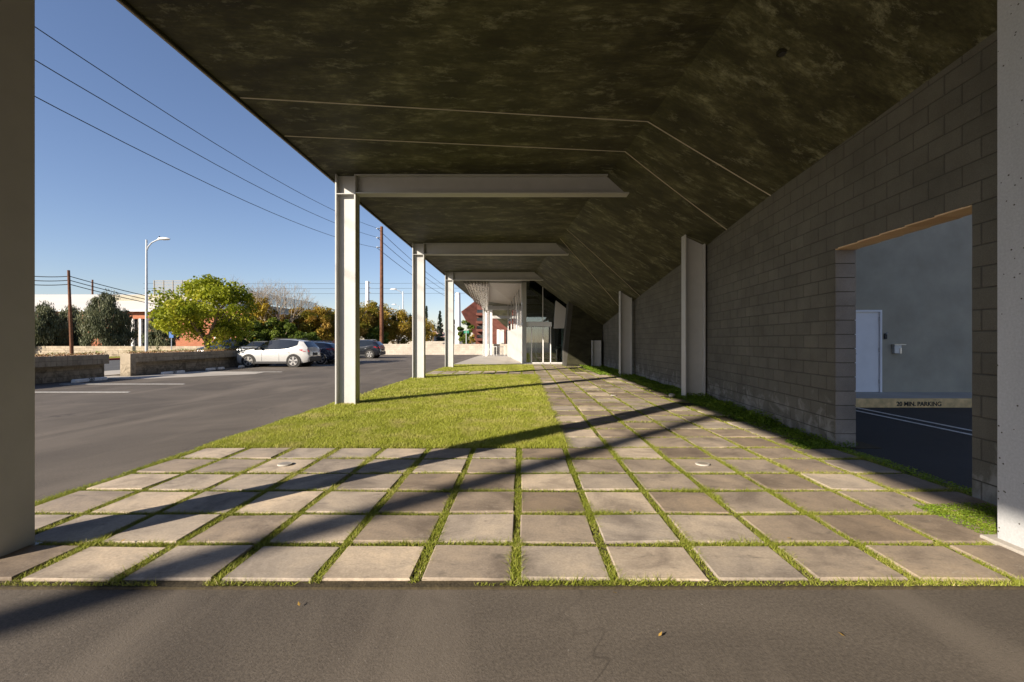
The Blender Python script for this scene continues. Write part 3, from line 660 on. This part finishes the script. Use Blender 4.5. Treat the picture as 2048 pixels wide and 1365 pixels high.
# ------------------------------------------------------------------ block walls and planters outdoors
def blockrun(mb, mm, p0, p1, z0, n, bl, ch, th, stagger, nrm, var=.22):
    p0 = Vector((*p0, 0)); p1 = Vector((*p1, 0)); d = (p1-p0); L = d.length; d.normalize(); nrm = Vector((*nrm, 0))
    for c in range(n):
        off = (.5 if (c % 2 and stagger) else 0); i = 0
        while True:
            a = (i-off)*bl; b = a+bl; i += 1
            if a >= L: break
            a = max(0, a); b = min(L, b)
            if b-a < .02: continue
            g = .005; mb.cur = min(1, max(0, random.gauss(.5, var)))
            q0, q1 = p0+d*(a+g), p0+d*(b-g); z = z0+c*ch
            mb.prism([q0+Vector((0, 0, z+g)), q1+Vector((0, 0, z+g)), q1-nrm*th+Vector((0, 0, z+g)), q0-nrm*th+Vector((0, 0, z+g))], (0, 0, ch-2*g))
    mm.prism([p0-nrm*.012+d*.01+Vector((0, 0, z0)), p1-nrm*.012-d*.01+Vector((0, 0, z0)), p1-nrm*(th-.012)-d*.01+Vector((0, 0, z0)), p0-nrm*(th-.012)+d*.01+Vector((0, 0, z0))], (0, 0, n*ch-.01))
def planter(y0, y1, label, pl):
    t = thing('planter', label, 'planter', (0, 0, 0), 0, 'concrete block planters along the lot')
    mb = MB(); mm = MB(); blockrun(mb, mm, (-17.2, y0+.06), (-17.2, y1), 0, 3, .4, .2, .30, True, (1, 0)); mb.build('lower_wall', 'planter_block', t); mm.build('mortar', 'planter_mortar', t)
    mb = MB(); mm = MB(); blockrun(mb, mm, (-17.0, y0), (-17.0, y1), .6, 2, .2, .19, .45, False, (1, 0)); mb.build('cap', 'planter_block', t); mm.build('mortar', 'planter_mortar', t)
    return tag(leafy_obj('ground_cover', [leafy(int((y1-y0)*260), -17.42, -17.03, y0+.1, y1, .12, .03)], 'carpet_dry', pl, 'ground cover'))
def shift_z(o, dz): o.location.z += dz
g = planter(3, 18.72, 'tan block planter on the left, left of the driveway gap', 'dry reddish ground cover growing in the left planter'); shift_z(g, .96)
g = planter(19.75, 50.3, 'long tan block planter behind the parked cars, right of the driveway gap', 'dry orange and green ground cover growing in the long planter'); shift_z(g, .96)
t = tag(MB().box(-17.42, 19.70, 0, -16.98, 19.98, .98).build('end_pier', 'planter_block'), 'pale block pier ending the long planter at the driveway gap', 'pier')
ew = thing('end_wall', 'cream concrete block wall closing the far end of the lot', 'wall')
mb = MB(); mm = MB(); blockrun(mb, mm, (-16.6, 50.6), (4.5, 50.6), 0, 6, .4, .2, .2, True, (0, -1)); mb.build('blockwork', 'cream_block', ew); mm.build('mortar', 'cream_mortar', ew)
fw = thing('low_wall', 'low grey block wall across the street in front of the brick building', 'wall')
mb = MB(); mm = MB(); blockrun(mb, mm, (-60, 43), (-29, 43), 0, 5, .4, .21, .3, True, (0, -1)); mb.build('blockwork', 'planter_block', fw); mm.build('mortar', 'planter_mortar', fw)
# wheel stops
for i, (y, x, lb) in enumerate(((16.3, -16.55, 'white numbered wheel stop in front of the left planter'), (20.35, -16.5, 'white wheel stop just right of the driveway gap'), (23.2, -16.45, 'white wheel stop left of the white car'), (25.9, -16.45, 'white wheel stop under the nose of the white car'), (29.4, -16.45, 'white wheel stop in front of the dark wagon'))):
    t = thing('wheel_stop', lb, 'wheel stop', (x+.15, y+.3, .0), 0, 'wheel stops along the planters')
    pr = [(-.09, 0), (.09, 0), (.06, .12), (-.06, .12)]
    MB().prism([(a, 0, b) for a, b in pr], (0, 1.3, 0)).build('block', 'stop', t, bevel=.015)
    text_mesh('287', .16, 'number', 'black', t, (.078, .65, .06), (R(76), 0, R(90)), .001)

# ------------------------------------------------------------------ cars
def car(name, label, loc, rz, paint, L=4.75, Hh=1.66, W=.93, cat='car', rails=True, cladding='black_plastic', rim='alloy', wagon=False):
    t = thing(name, label, cat, loc, rz)       # local: front at x=0, rear at x=L
    k = Hh/1.66; q = L/4.75; bt = 1.04*k
    st = [  # x, zbottom, belt, roof, w, wr
        (.00, .45, .60, .63, .60, .50), (.08, .28, .76, .80, .78, .66), (.35, .22, .90, .93, .88, .74), (.85, .20, .97, 1.03, .92, .78), (1.25, .20, 1.00*k, 1.08*k, .93, .80),
        (2.10, .20, bt, Hh-.09, .93, .66), (2.14, .20, bt, Hh-.08, .93, .66), (2.75, .20, bt+.02, Hh-.01, .93, .67), (2.81, .20, bt+.02, Hh-.005, .93, .67), (3.40, .20, bt+.07, Hh-.02, .93, .66),
        (3.46, .20, bt+.08, Hh-.025, .93, .66), (4.02, .22, bt+.27, Hh-.08, .92, .64), (4.30, .24, bt+.24, Hh-.14, .90, .62), (4.62, .30, bt+.06, bt+.13, .87, .74), (4.71, .38, .85, .90, .83, .72), (4.75, .45, .62, .66, .80, .7)]
    body, win = MB(), MB(); half = []
    for (x, zb, be, ro, w, wr) in st:
        w = w*W/.93; x *= q
        half.append([(0, zb), (w*.90, zb), (w*.985, zb+.12), (w, (zb+be)/2+.05), (w*.985, be-.10), (w*.95, be), (wr, ro), (wr*.80, ro+.025), (0, ro+.035)])
    n = len(st)
    def pt(i, j, s): y, z = half[i][j]; return (st[i][0]*q, s*y, z)
    for s in (-1, 1):
        for i in range(n-1):
            for j in range(8):
                f = [pt(i, j, s), pt(i+1, j, s), pt(i+1, j+1, s), pt(i, j+1, s)]
                side = j == 5 and i in (4, 5, 6, 7, 8, 9, 10); ws = j >= 6 and i == 4; rw = j >= 6 and i == 12
                (win if side or ws or rw else body).add(f, [(0, 1, 2, 3) if s < 0 else (3, 2, 1, 0)])
        for i in (0, n-1): body.add([pt(i, j, s) for j in range(9)], [tuple(range(9))])
    def weld(o, sub=0):
        import bmesh
        bm = bmesh.new(); bm.from_mesh(o.data); bmesh.ops.remove_doubles(bm, verts=bm.verts, dist=.0005); bmesh.ops.recalc_face_normals(bm, faces=bm.faces); bm.to_mesh(o.data); bm.free()
    o = body.build('body', paint, t, smooth=True); weld(o); o.modifiers.new('es', 'EDGE_SPLIT').split_angle = R(32)
    o2 = win.build('window', 'dark_glass', t, smooth=True); weld(o2)
    Wd = W
    # lower cladding, bumper
    for s in (-1, 1): MB().box(1.25*q, s*(Wd-.03), .20, 3.35*q, s*(Wd+.012), .34).build('side_sill', cladding, t, bevel=.02)
    MB().box(4.45*q, -Wd*.86, .30, 4.79*q, Wd*.86, .60).build('rear_bumper', cladding, t, bevel=.05); MB().box(-.02, -Wd*.55, .25, .3, Wd*.55, .45).build('front_bumper', cladding, t, bevel=.05)
    MB().box(4.70*q, -.26, .68, 4.755*q+.02, .26, .84).build('number_plate', 'black_plastic', t)
    for s in (-1, 1):
        MB().prism([(4.10*q, s*(Wd*.95), 1.02), (4.62*q, s*(Wd*.84), 1.06), (4.74*q, s*(Wd*.80), .90), (4.42*q, s*(Wd*.95), .92)], (0, s*.05, 0)).build('tail_light', 'red_lamp', t)
        MB().prism([(.10*q, s*(Wd*.80), .80), (.62*q, s*(Wd*.945), .92), (.60*q, s*(Wd*.955), .84), (.14*q, s*(Wd*.82), .70)], (0, s*.02, 0)).build('headlight', 'clear_lamp', t)
        m_ = MB(); m_.box(1.62*q, s*(Wd*.98), bt+.03, 1.76*q, s*(Wd*1.16), bt+.16); m_.build('mirror', 'black_plastic' if paint == 'car_white' else paint, t, bevel=.03)
        if rails: MB().tube([(2.3*q, s*.60, Hh-.03), (2.4*q, s*.60, Hh+.06), (3.8*q, s*.60, Hh+.05), (3.95*q, s*.60, Hh-.02)], .018, 6).build('roof_rail', 'alloy' if not paint == 'car_white' else 'black_plastic', t)
        for xx in (2.55, 3.3): MB().box(xx*q, s*(Wd*.965), .88*k, (xx+.17)*q, s*(Wd*.965+.035), .91*k).build('door_handle', 'alloy', t)
        for xx in (1.75, 2.85, 3.5): MB().box(xx*q, s*(Wd*.97), .36, xx*q+.008, s*(Wd*1.003), bt-.12).build('door_seam', 'black', t)
        for xx in (.92*q, 3.78*q):
            RW = .36; a = MB(); a.tube([(xx, s*(Wd-.25), RW), (xx, s*(Wd+.010), RW)], RW+.055, 28); a.build('wheel_arch', 'tyre' if cladding == 'black_plastic' else cladding, t)
            a = MB(); a.tube([(xx, s*(Wd-.2), RW), (xx, s*(Wd+.015), RW)], RW+.025, 28); a.build('wheel_well', 'black', t)
            ty = MB(); y0 = s*(Wd-.22); y1 = s*(Wd+.02); ty.tube([(xx, y0, RW), (xx, y0+s*.02, RW), (xx, y1-s*.03, RW), (xx, y1, RW)], [RW-.03, RW, RW, RW-.025], 28); wo = ty.build('tyre', 'tyre', t, smooth=False)
            rm = MB(); yr = y1+s*.004; rm.tube([(xx, y1-s*.02, RW), (xx, yr, RW)], RW*.72, 28); rm.build('rim', 'black_plastic', wo)
            sp = MB()
            for z_ in range(5):
                a_ = z_*2*math.pi/5+.3; ca_, sa_ = math.cos(a_), math.sin(a_)
                def pp(r, o_): return (xx+r*ca_-o_*sa_, yr, RW+r*sa_+o_*ca_)
                sp.prism([pp(.03, -.035), pp(.03, .035), pp(.245, .055), pp(.25, .02), pp(.25, -.02), pp(.245, -.055)], (0, s*.012, 0))
            rr_ = [(xx+.252*math.cos(b_), yr+s*.005, RW+.252*math.sin(b_)) for b_ in np.linspace(0, 2*math.pi, 25)]
            sp.tube(rr_, .014, 5, False); sp.build('spokes', rim, wo)
    return t
def car_at(*a, **k): return car(*a, **k)
car_at('parked_suv', 'white SUV parked nose in to the planter, nearest of the parked cars', (-16.85, 27.45, 0), 0, 'car_white', 4.35, 1.62, .87)
car_at('parked_wagon', 'dark blue station wagon parked just behind the white SUV', (-16.9, 30.9, 0), 0, 'car_blue', 4.5, 1.46, .88, cladding='car_silver')
car_at('parked_suv', 'black SUV half hidden behind the first whole steel column', (-16.95, 40.9, 0), 0, 'car_black', 4.4, 1.6, .88)
car_at('street_car', 'dark pickup on the street, only its roof showing above the planter', (-26.6, 38.0, 0), R(90), 'car_black', 5.3, 1.75, .95)
car_at('street_car', 'silver car on the street, half hidden behind the dark pickup roof', (-24.5, 40.0, 0), R(90), 'car_silver', 4.6, 1.5, .9, rails=False)

# ------------------------------------------------------------------ poles, lamps, wires
def upole(name, label, x, y, h, r, m, arms=(), lean=0, side=-1):
    t = thing(name, label, 'utility pole', (x, y, 0))
    MB().tube([(-lean*.0, 0, -.1), (lean*.5, 0, h/2), (lean, 0, h)], [r, r*.85, r*.7], 12).build('shaft', m, t)
    for z in arms:
        MB().tube([(lean, 0, z), (lean+side*.55, 0, z+.04)], .045, 6).build('crossarm', 'black_plastic', t)
        MB().tube([(lean+side*.55, 0, z-.02), (lean+side*.55, 0, z+.10)], .05, 8).tube([(lean+side*.42, 0, z), (lean+side*.42, 0, z+.12)], .04, 8).build('insulator', 'galv', t)
    return t
upole('utility_pole', 'tall brown wooden utility pole behind the end wall of the lot', -16.1, 52, 14.6, .24, 'wood_pole', (14.35, 13.3, 12.2))
upole('utility_pole', 'wooden utility pole behind the photographer', -16.2, -10.9, 14.6, .24, 'wood_pole', (14.35, 13.3, 12.2))
upole('utility_pole', 'white steel utility pole rising above the autumn trees', PX(735, 80), 80, PZ(563, 80), .45, 'white', (11.8, 10.9, 10.0), 0, 1)
upole('utility_pole', 'white steel pole beside the last lawn column', PX(916, 100), 100, PZ(586, 100), .75, 'white', (11.2,), 0, -1)
upole('utility_pole', 'short dark wooden pole among the grey green trees', PX(144, 40), 40, PZ(541, 40), .14, 'wood_pole', (), -.3)
upole('utility_pole', 'small distant wooden pole top above the white roof', PX(185, 75), 75, PZ(560, 75), .17, 'wood_pole')
def wire(a, b, sag, label, r=.018, n=24, grp='overhead wires'):
    a, b = Vector(a), Vector(b); pts = [a+(b-a)*t+Vector((0, 0, -4*sag*t*(1-t))) for t in np.linspace(0, 1, n)]
    return tag(MB().tube(pts, r, 5).build('overhead_wire', 'cable'), label, 'wire', grp)
for z, zn, nm in ((14.45, 14.6, 'top'), (13.4, 13.4, 'middle'), (12.2, 12.2, 'lowest')):
    wire((-16.65, 52, z), (-16.75, -10.9, zn), 2.3 if nm != 'lowest' else 2.35, nm+' thin black wire crossing the sky to the tall brown pole')
    wire((-16.65, 52, z), (PX(916, 100)-.5, 100, 11.3+(z-13.4)*.8), .6, nm+' thin wire running from the tall brown pole to the far white pole', .03)
for i, z in enumerate((11.85, 10.95, 10.05)):
    wire((-70, 84, z+.3), (30, 78, z), 0.2, ('top', 'middle', 'lowest')[i]+' faint horizontal wire held by the white steel pole', .022)
for i, (ya, yb, yc) in enumerate(((547, 553, 600), (556, 561, 606), (565, 569, 610))):
    p = P(139, yb, 40); nm = ('top', 'middle', 'lowest')[i]
    wire(P(0, ya-3, 38), p, .2, nm+' thick cable coming in from the left to the short dark pole', .035); wire(p, P(520, yc+25, 60), .6, nm+' thick cable sloping right from the short dark pole', .035)
def lamp(label, x, y, h, side, m='galv', s=1.0):
    t = thing('street_lamp', label, 'street lamp', (x, y, 0)); MB().tube([(0, 0, 0), (0, 0, h)], [.095*s, .055*s], 12).build('shaft', m, t)
    MB().tube([(side*r_*s, 0, h-.75+z_*s) for r_, z_ in ((0, 0), (.12, .3), (.35, .56), (.7, .73), (1.0, .78))], .04*s, 8).build('arm', m, t)
    hd = MB(); rows_ = []
    for i, (xx, w, hh) in enumerate(((.75, .03, .03), (.85, .13, .09), (1.1, .17, .12), (1.4, .15, .09), (1.55, .03, .03))):
        rows_.append([(side*xx*s, w*s*math.cos(b), h-.75+.80*s+hh*s*max(-.5, math.sin(b))) for b in np.linspace(0, 2*math.pi, 11)])
    hd.grid(rows_); hd.build('lamp_head', 'white', t, smooth=True)
    MB().tube([(side*.85*s, 0, h-.75+.9*s), (side*.85*s, 0, h-.75+.98*s)], .04*s, 8).build('photocell', 'black_plastic', t)
lamp('tall grey street lamp standing behind the long planter', PX(293, 30), 30, PZ(480, 30), 1)
lamp('distant street lamp facing left above the autumn trees', PX(806, 71), 71, PZ(583, 71), -1, s=1.3)
lamp('faint farther street lamp just over the treetops', PX(800, 110), 110, PZ(612, 110), -1, s=1.3)

# ------------------------------------------------------------------ buildings beyond
Yf = 55
br = thing('brick_building', 'orange brick building with broad pale roof across the street', 'building', (0, Yf, 0))
ez = PZ(622, Yf); xr = PX(492, Yf); wl, wr_ = PX(232, Yf), PX(296, Yf); z1 = PZ(638, Yf)
MB().box(-85, 0, 0, wl, .4, ez).box(wr_, 0, 0, xr, .4, ez).box(wl, 0, z1, wr_, .4, ez).box(xr-.4, .4, 0, xr, 30, ez).build('wall', 'brick', br)
MB().box(wl, .25, 0, wr_, .3, z1).build('window', 'dark_glass', br)
for px in (232, 250, 265, 280, 295): MB().box(PX(px, Yf)-.12, -.05, 0, PX(px, Yf)+.12, .2, z1).build('window_frame', 'white', br)
MB().prism([(-85, -.6, ez+.01), (-85, 14, ez+3.4), (-85, 28, ez+.01)], (xr+85-11, 0, 0)).build('roof', 'roof_white', br)
MB().box(xr-10.9, -.1, ez+.01, xr, 30, ez+.25).build('parapet', 'roof_white', br)
MB().box(-85, -.68, ez-.12, xr-11, -.605, ez+.06).build('gutter', 'galv', br)
for a, b, c, d in ((429, 438, 674, 688), (473, 487, 655, 672)): MB().box(PX(a, Yf), -.05, PZ(d, Yf), PX(b, Yf), -.005, PZ(c, Yf)).build('vent_door', 'white' if a < 450 else 'dark_glass', br)
lv = thing('louvered_building', 'pale building with a long louvered rooftop screen behind the trees', 'building', (0, 0, 0))
Yl = 62; xa, xb = PX(308, Yl), PX(383, Yl); zt = PZ(562, Yl); zb = PZ(586, Yl)
mb = MB()
for k in range(9): z = zb+(zt-zb)*k/8; mb.box(xa, Yl, z-.05, xb, Yl+.06, z+.05).box(xb, Yl, z-.05, xb+.06, 100, z+.05)
mb.build('louver', 'louver', lv)
for x in np.linspace(xa, xb, 5): MB().box(x-.05, Yl-.04, zb-.3, x+.05, Yl+.1, zt+.05).build('louver_post', 'louver', lv)
for y in np.linspace(Yl+3, 99, 12): MB().box(xb-.04, y-.1, zb-.3, xb+.12, y+.1, zt+.05).build('louver_post', 'louver', lv)
MB().box(xa-6, Yl+.2, 0, xb-.1, 100, zb-.3).build('wall', 'stucco', lv)
# rust red building
rbld = thing('rust_red_building', 'angular rust red clad building with balconies beyond the lot', 'building')
Yr = 78
MB().prism([P(922, 624, Yr), P(948, 604, Yr), P(1060, 596, Yr), P(1060, 690, Yr), P(952, 690, Yr), P(946, 668, Yr)], (0, 14, 0)).build('wall', 'corten', rbld)
cl = MB()
for px in np.arange(925, 953, 1.5): 
    top = 624-(px-922)*.77 if px < 948 else 604; bot = 624+(px-922)*1.75
    cl.box(PX(px, Yr), Yr-.06, PZ(min(bot, 688), Yr), PX(px, Yr)+.05, Yr-.002, PZ(top+1, Yr))
cl.build('cladding_ribs', 'corten', rbld)
for py in (620, 636, 652, 670):
    MB().box(PX(954, Yr), Yr-.05, PZ(py+9, Yr), PX(966, Yr), Yr-.002, PZ(py, Yr)).build('window', 'dark_glass', rbld)
    MB().box(PX(953, Yr), Yr-1.2, PZ(py+12, Yr), PX(966, Yr), Yr-.06, PZ(py+11, Yr)).box(PX(953, Yr), Yr-1.2, PZ(py+11, Yr), PX(966, Yr), Yr-1.15, PZ(py+7, Yr)).build('balcony', 'corten', rbld)
for px in (1000, 1012): MB().box(PX(px, Yr), Yr-.05, 0, PX(px+8, Yr), Yr-.002, PZ(660, Yr)).build('window', 'roof_white' if px == 1000 else 'dark_glass', rbld)
def house(x, y, w, h, label, rm='pinkroof'):
    t = thing('house', label, 'house', (x, y, 0)); MB().box(-w/2, 0, 0, w/2, 8, h).build('wall', 'white', t)
    MB().prism([(-w/2-.5, -.5, h), (w/2+.5, -.5, h), (w/2-2, 4, h+1.6), (-w/2+2, 4, h+1.6)], (0, .02, 0)).prism([(-w/2-.5, -.5, h+.01), (-w/2-.5, 8.5, h+.01), (-w/2+2, 4, h+1.6)], (.05, 0, 0)).add([(w/2+.5, -.5, h), (w/2+.5, 8.5, h), (w/2-2, 4, h+1.6), (-w/2+2, 4, h+1.6), (-w/2-.5, 8.5, h)], [(0, 1, 2), (1, 4, 3, 2)]).build('roof', rm, t)
    for xx in (-.3, .15): MB().box(xx*w, -.05, .8, xx*w+w*.15, -.005, h-.5).build('window', 'dark_glass', t)
house(PX(866, 120), 120, 7, 2.6, 'small far house with pink tiled roof between the lawn columns')
house(PX(882, 135), 135, 8, 2.4, 'far pale house with grey roof right of the pink roofed one', 'louver')
house(PX(800, 115), 115, 16, 3.2, 'pale far house half hidden by the autumn trees', 'louver')
t = thing('street_sign', 'green street name sign on a thin pole before the rust red building', 'street sign', (PX(932.5, 62), 62, 0))
MB().tube([(0, 0, 0), (0, 0, PZ(653, 62))], .05, 8).build('pole', 'galv', t); MB().box(-.33, -.04, PZ(667, 62), .38, -.01, PZ(662, 62)+.02).build('sign_panel', 'sign_green', t)
t = thing('blue_sign', 'small blue accessible parking sign under the bright green tree', 'sign', (PX(343, 36), 36, 0))
MB().tube([(0, 0, 0), (0, 0, PZ(664, 36))], .03, 6).build('pole', 'galv', t); MB().box(-.17, -.03, PZ(676, 36), .17, -.01, PZ(664, 36)).build('sign_panel', 'blue', t)

# ------------------------------------------------------------------ trees
M['leaf_green'] = mat_leaf('bright_yellow_green_leaves', [(0, (.08, .11, .008)), (.4, (.22, .26, .014)), (.75, (.38, .40, .03)), (1, (.52, .47, .06))], .45)
M['leaf_dark'] = mat_leaf('grey_green_foliage', [(0, (.05, .06, .03)), (.5, (.12, .135, .07)), (1, (.23, .23, .13))], .25)
M['leaf_autumn'] = mat_leaf('ochre_autumn_leaves', [(0, (.09, .10, .012)), (.3, (.22, .20, .02)), (.6, (.42, .28, .04)), (1, (.58, .38, .12))], .4)
M['leaf_yellow'] = mat_leaf('yellow_leaves', [(0, (.12, .13, .015)), (.5, (.35, .25, .02)), (1, (.45, .30, .05))], .35)
M['leaf_mid'] = mat_leaf('mid_green_leaves', [(0, (.035, .06, .008)), (.5, (.09, .13, .016)), (1, (.19, .23, .03))], .35)
M['leaf_conifer'] = mat_leaf('conifer_needles', [(0, (.015, .028, .018)), (1, (.05, .075, .045))], .1)
def leaves(cent, rad, n, size, droop=0, aspect=.6):
    C_ = np.array(cent); Rr = np.array(rad); k = RNG.integers(0, len(C_), n); d = RNG.normal(0, 1, (n, 3)); d /= np.linalg.norm(d, axis=1)[:, None]
    c = C_[k]+d*(Rr[k]*RNG.random(n)**.45)[:, None]*np.array([1, 1, .75])
    if droop: c[:, 2] -= droop*RNG.random(n)**2*Rr[k]
    a = RNG.normal(0, 1, (n, 3)); 
    if droop: a = a*.25+np.array([0, 0, -1.0])
    a /= np.linalg.norm(a, axis=1)[:, None]; b = np.cross(a, RNG.normal(0, 1, (n, 3))); b /= np.linalg.norm(b, axis=1)[:, None]; s = size*RNG.uniform(.6, 1.3, n)[:, None]
    v = np.stack([c-a*s, c+b*s*aspect, c+a*s, c-b*s*aspect], 1).reshape(-1, 3)
    cv = RNG.random(len(C_))[k]*.6+RNG.random(n)*.4
    return v, np.repeat(cv, 4)
def limb(mb, p, d, L, r, lv, tips, spread=.6, up=.15):
    p = Vector(p); d = Vector(d).normalized(); q = p+d*L*.5+Vector((random.uniform(-.05, .05), random.uniform(-.05, .05), 0))*L; e = p+d*L
    mb.tube([p, q, e], [r, r*.8, r*.6], 6 if r > .03 else 4, False); tips.append((e, L*.6))
    if lv == 0: return
    for _ in range(random.choice((2, 3, 3))):
        nd = (d+Vector((random.gauss(0, spread), random.gauss(0, spread), random.gauss(up, spread*.5)))).normalized(); limb(mb, e, nd, L*random.uniform(.62, .85), r*.6, lv-1, tips, spread, up)
def tree(label, x, y, h, w, m, n, size, trunk=.25, cat='tree', bark='bark', droop=0, shape='round', lean=0, nc=40, group=None, aspect=.6, name='tree', lo=.3):
    random.seed(int(abs(x)*100)+3); t = thing(name, label, cat, (x, y, 0), 0, group); mb = MB(); tips = []; th = h*trunk
    tr = h*.022+.04; mb.tube([(0, 0, -.05), (lean*.4, 0, th*.5), (lean, 0, th)], [tr*1.3, tr, tr*.9], 8)
    nb = 6; cent = []; rad = []
    for i in range(nb):
        a = i*2*math.pi/nb+random.random(); ee = Vector((lean+math.cos(a)*w*.33, math.sin(a)*w*.33, th+(h-th)*random.uniform(.35, .8)))
        s_ = Vector((lean, 0, th*random.uniform(.85, 1))); mid = (s_+ee)/2+Vector((0, 0, .1*h*random.random())); mb.tube([s_, mid, ee], [tr*.6, tr*.4, tr*.15], 6, False)
    for i in range(nc):
        if shape == 'cone':
            v = (i+.5)/nc; z = h*(.12+.88*v); rr = w/2*(1-v)**.8+.05; a = random.random()*6.28; q = rr*random.uniform(.3, .85); cent.append((math.cos(a)*q, math.sin(a)*q, z)); rad.append(max(.12, rr*.45))
        else:
            while True:
                p = Vector((random.uniform(-1, 1), random.uniform(-1, 1), random.uniform(-1, 1)))
                if .25 < p.length < 1: break
            zc = (h+th*lo*2)/2 if shape == 'round' else h*.5; zr = (h-zc)
            sq = 1 if shape != 'weep' else (.3+.7*min(1, (1-p.z)*.75))
            k_ = random.uniform(.9, 1.0); cent.append((lean+p.x*w/2*.86*sq, p.y*w/2*.86*sq, zc+p.z*zr*.88)); rad.append(w*random.uniform(.06, .17))
    mb.build('trunk', bark, t, smooth=True)
    V, A = leaves(cent, rad, n, size, droop, aspect); o = np_mesh('crown', V, np.arange(len(V)).reshape(-1, 4), A, m); o.parent = t; return t
def bare(label, x, y, h, lv=5, spread=.45, bark='bark_pale'):
    t = thing('bare_tree', label, 'tree', (x, y, 0)); mb = MB(); tips = []; r = h*.012+.02
    mb.tube([(0, 0, 0), (.1, 0, h*.15), (0, 0, h*.3)], [r*1.3, r, r*.9], 6)
    for i in range(4): limb(mb, (0, 0, h*.28), (math.cos(i*1.6)*.5, math.sin(i*1.6)*.5, 1), h*.24, r*.6, lv, tips, spread, .25)
    o = mb.build('branches', bark, t); mx = max(v[2] for v in mb.v); t.scale = (1, 1, h/mx); return t
tree('bright yellow green leafy tree rising behind the planter left of the white SUV', -18.3, 26.4, 5.45, 5.5, 'leaf_green', 17000, .075, .30, nc=70, aspect=.8, lo=.34)
for k, (px, py, wpx, Y, lb) in enumerate(((84, 598, 92, 44, 'grey green weeping tree farthest left, beside the steel column'), (140, 608, 80, 47, 'grey green weeping tree behind the short dark pole'), (213, 574, 108, 45, 'tallest grey green weeping tree, standing before the brick building'), (325, 598, 62, 44, 'grey green weeping tree partly behind the bright green tree'))):
    tree(lb, PX(px, Y), Y, PZ(py, Y), wpx*Y/F, 'leaf_dark', 22000, .15, .2, shape='weep', droop=1.6, nc=75, aspect=.22, group='grey green weeping trees')
G = 'autumn trees along the street'
for (px, py, wpx, Y, m, n, lb) in ((520, 578, 62, 46, 'leaf_yellow', 4500, 'yellow leaved tree rising among bare twigs behind the white SUV'),
        (598, 612, 62, 50, 'leaf_autumn', 8000, 'ochre tree with leaning trunk above the white SUV roof'), (645, 608, 74, 50, 'leaf_autumn', 10000, 'broad ochre tree just left of the first whole steel column'),
        (700, 606, 80, 56, 'leaf_autumn', 9000, 'ochre tree hidden mostly by the first whole steel column'), (742, 600, 86, 60, 'leaf_autumn', 12000, 'large ochre tree right of the first whole steel column'),
        (797, 618, 78, 62, 'leaf_autumn', 10000, 'ochre tree right of the tall brown pole'), (835, 634, 50, 72, 'leaf_autumn', 5000, 'ochre tree just behind the middle steel column'), (856, 638, 34, 90, 'leaf_yellow', 2500, 'small orange tree right of the middle steel column')):
    tree(lb, PX(px, Y), Y, PZ(py, Y), wpx*Y/F*1.2, m, int(n*1.6), .12, .30, bark='bark_pale', nc=90, group=G, lo=.25, aspect=.5)
for (px, py, wpx, Y, lb) in ((505, 640, 62, 44, 'dense green shrub behind the nose of the white SUV'), (558, 632, 68, 45, 'dense green shrub above the roof of the white SUV'), (470, 615, 46, 50, 'green tree behind the bright green tree, right side'), (610, 655, 60, 44, 'dark green low shrub under the ochre trees'), (752, 655, 60, 57, 'green shrub under the large ochre tree')):
    tree(lb, PX(px, Y), Y, PZ(py, Y), wpx*Y/F, 'leaf_mid', 8000, .12, .1, cat='shrub', name='shrub', nc=40, group='green shrubs along the street', lo=.1)
bare('bare twiggy tree above the nose of the white SUV', PX(488, 47), 47, PZ(553, 47)); bare('bare twiggy tree left of the yellow tree top', PX(540, 48), 48, PZ(556, 48)); bare('bare twiggy tree right of the yellow tree top', PX(566, 47), 47, PZ(560, 47)); bare('small bare tree above the louvered screen', PX(578, 50), 50, PZ(574, 50), 4)
for (px, py, wpx, Y, lb) in ((880, 623, 17, 120, 'tall dark conifer between the middle and last lawn columns'), (853, 613, 12, 130, 'thin dark conifer half hidden by the middle column'), (908, 641, 12, 120, 'dark conifer behind the white steel pole')):
    tree(lb, PX(px, Y), Y, PZ(py, Y), wpx*Y/F, 'leaf_conifer', 3500, .26, .2, shape='cone', nc=50, group='far conifers', aspect=.5, name='conifer')
tree('green leafy tree left of the rust red building', PX(932, 72), 72, PZ(640, 72), 3.2, 'leaf_mid', 5000, .13, .2, nc=30); tree('pale dry shrub at the foot of the rust red building', PX(946, 66), 66, PZ(664, 66), 1.6, 'leaf_autumn', 1500, .1, .1, cat='shrub', name='shrub', nc=14)
tree('far dark green tree behind the small houses', PX(868, 150), 150, PZ(658, 150), 6, 'leaf_conifer', 2500, .3, .2, nc=24)
def palm(label, x, y, h, r=1.8):
    t = thing('palm_tree', label, 'palm tree', (x, y, 0)); MB().tube([(0, 0, 0), (.1, 0, h*.5), (0, 0, h)], [.3, .22, .2], 8).build('trunk', 'bark', t); mb = MB()
    for i in range(26):
        a = random.random()*6.28; e = random.uniform(-.5, 1.2); pts = [Vector((math.cos(a)*r*u*math.cos(e), math.sin(a)*r*u*math.cos(e), h+r*(u*math.sin(e)-.5*u*u))) for u in np.linspace(0, 1, 6)]
        s_ = Vector((-math.sin(a), math.cos(a), 0))*.16
        mb.cur = random.random(); mb.grid([[p-s_*(1-i_/6), p+Vector((0, 0, .05)), p+s_*(1-i_/6)] for i_, p in enumerate(pts)])
    mb.build('crown', 'leaf_conifer', t)
palm('palm tree left of the middle steel column', PX(821, 110), 110, PZ(634, 110), 2.6); palm('short palm right of the middle steel column', PX(866, 110), 110, PZ(655, 110), 2.2)
tag(MB().box(PX(730, 70), 70, 0, PX(905, 70), 70.25, PZ(683, 70)).build('distant_wall', 'cream_block'), 'long low pale wall far beyond the lot under the autumn trees', 'wall')
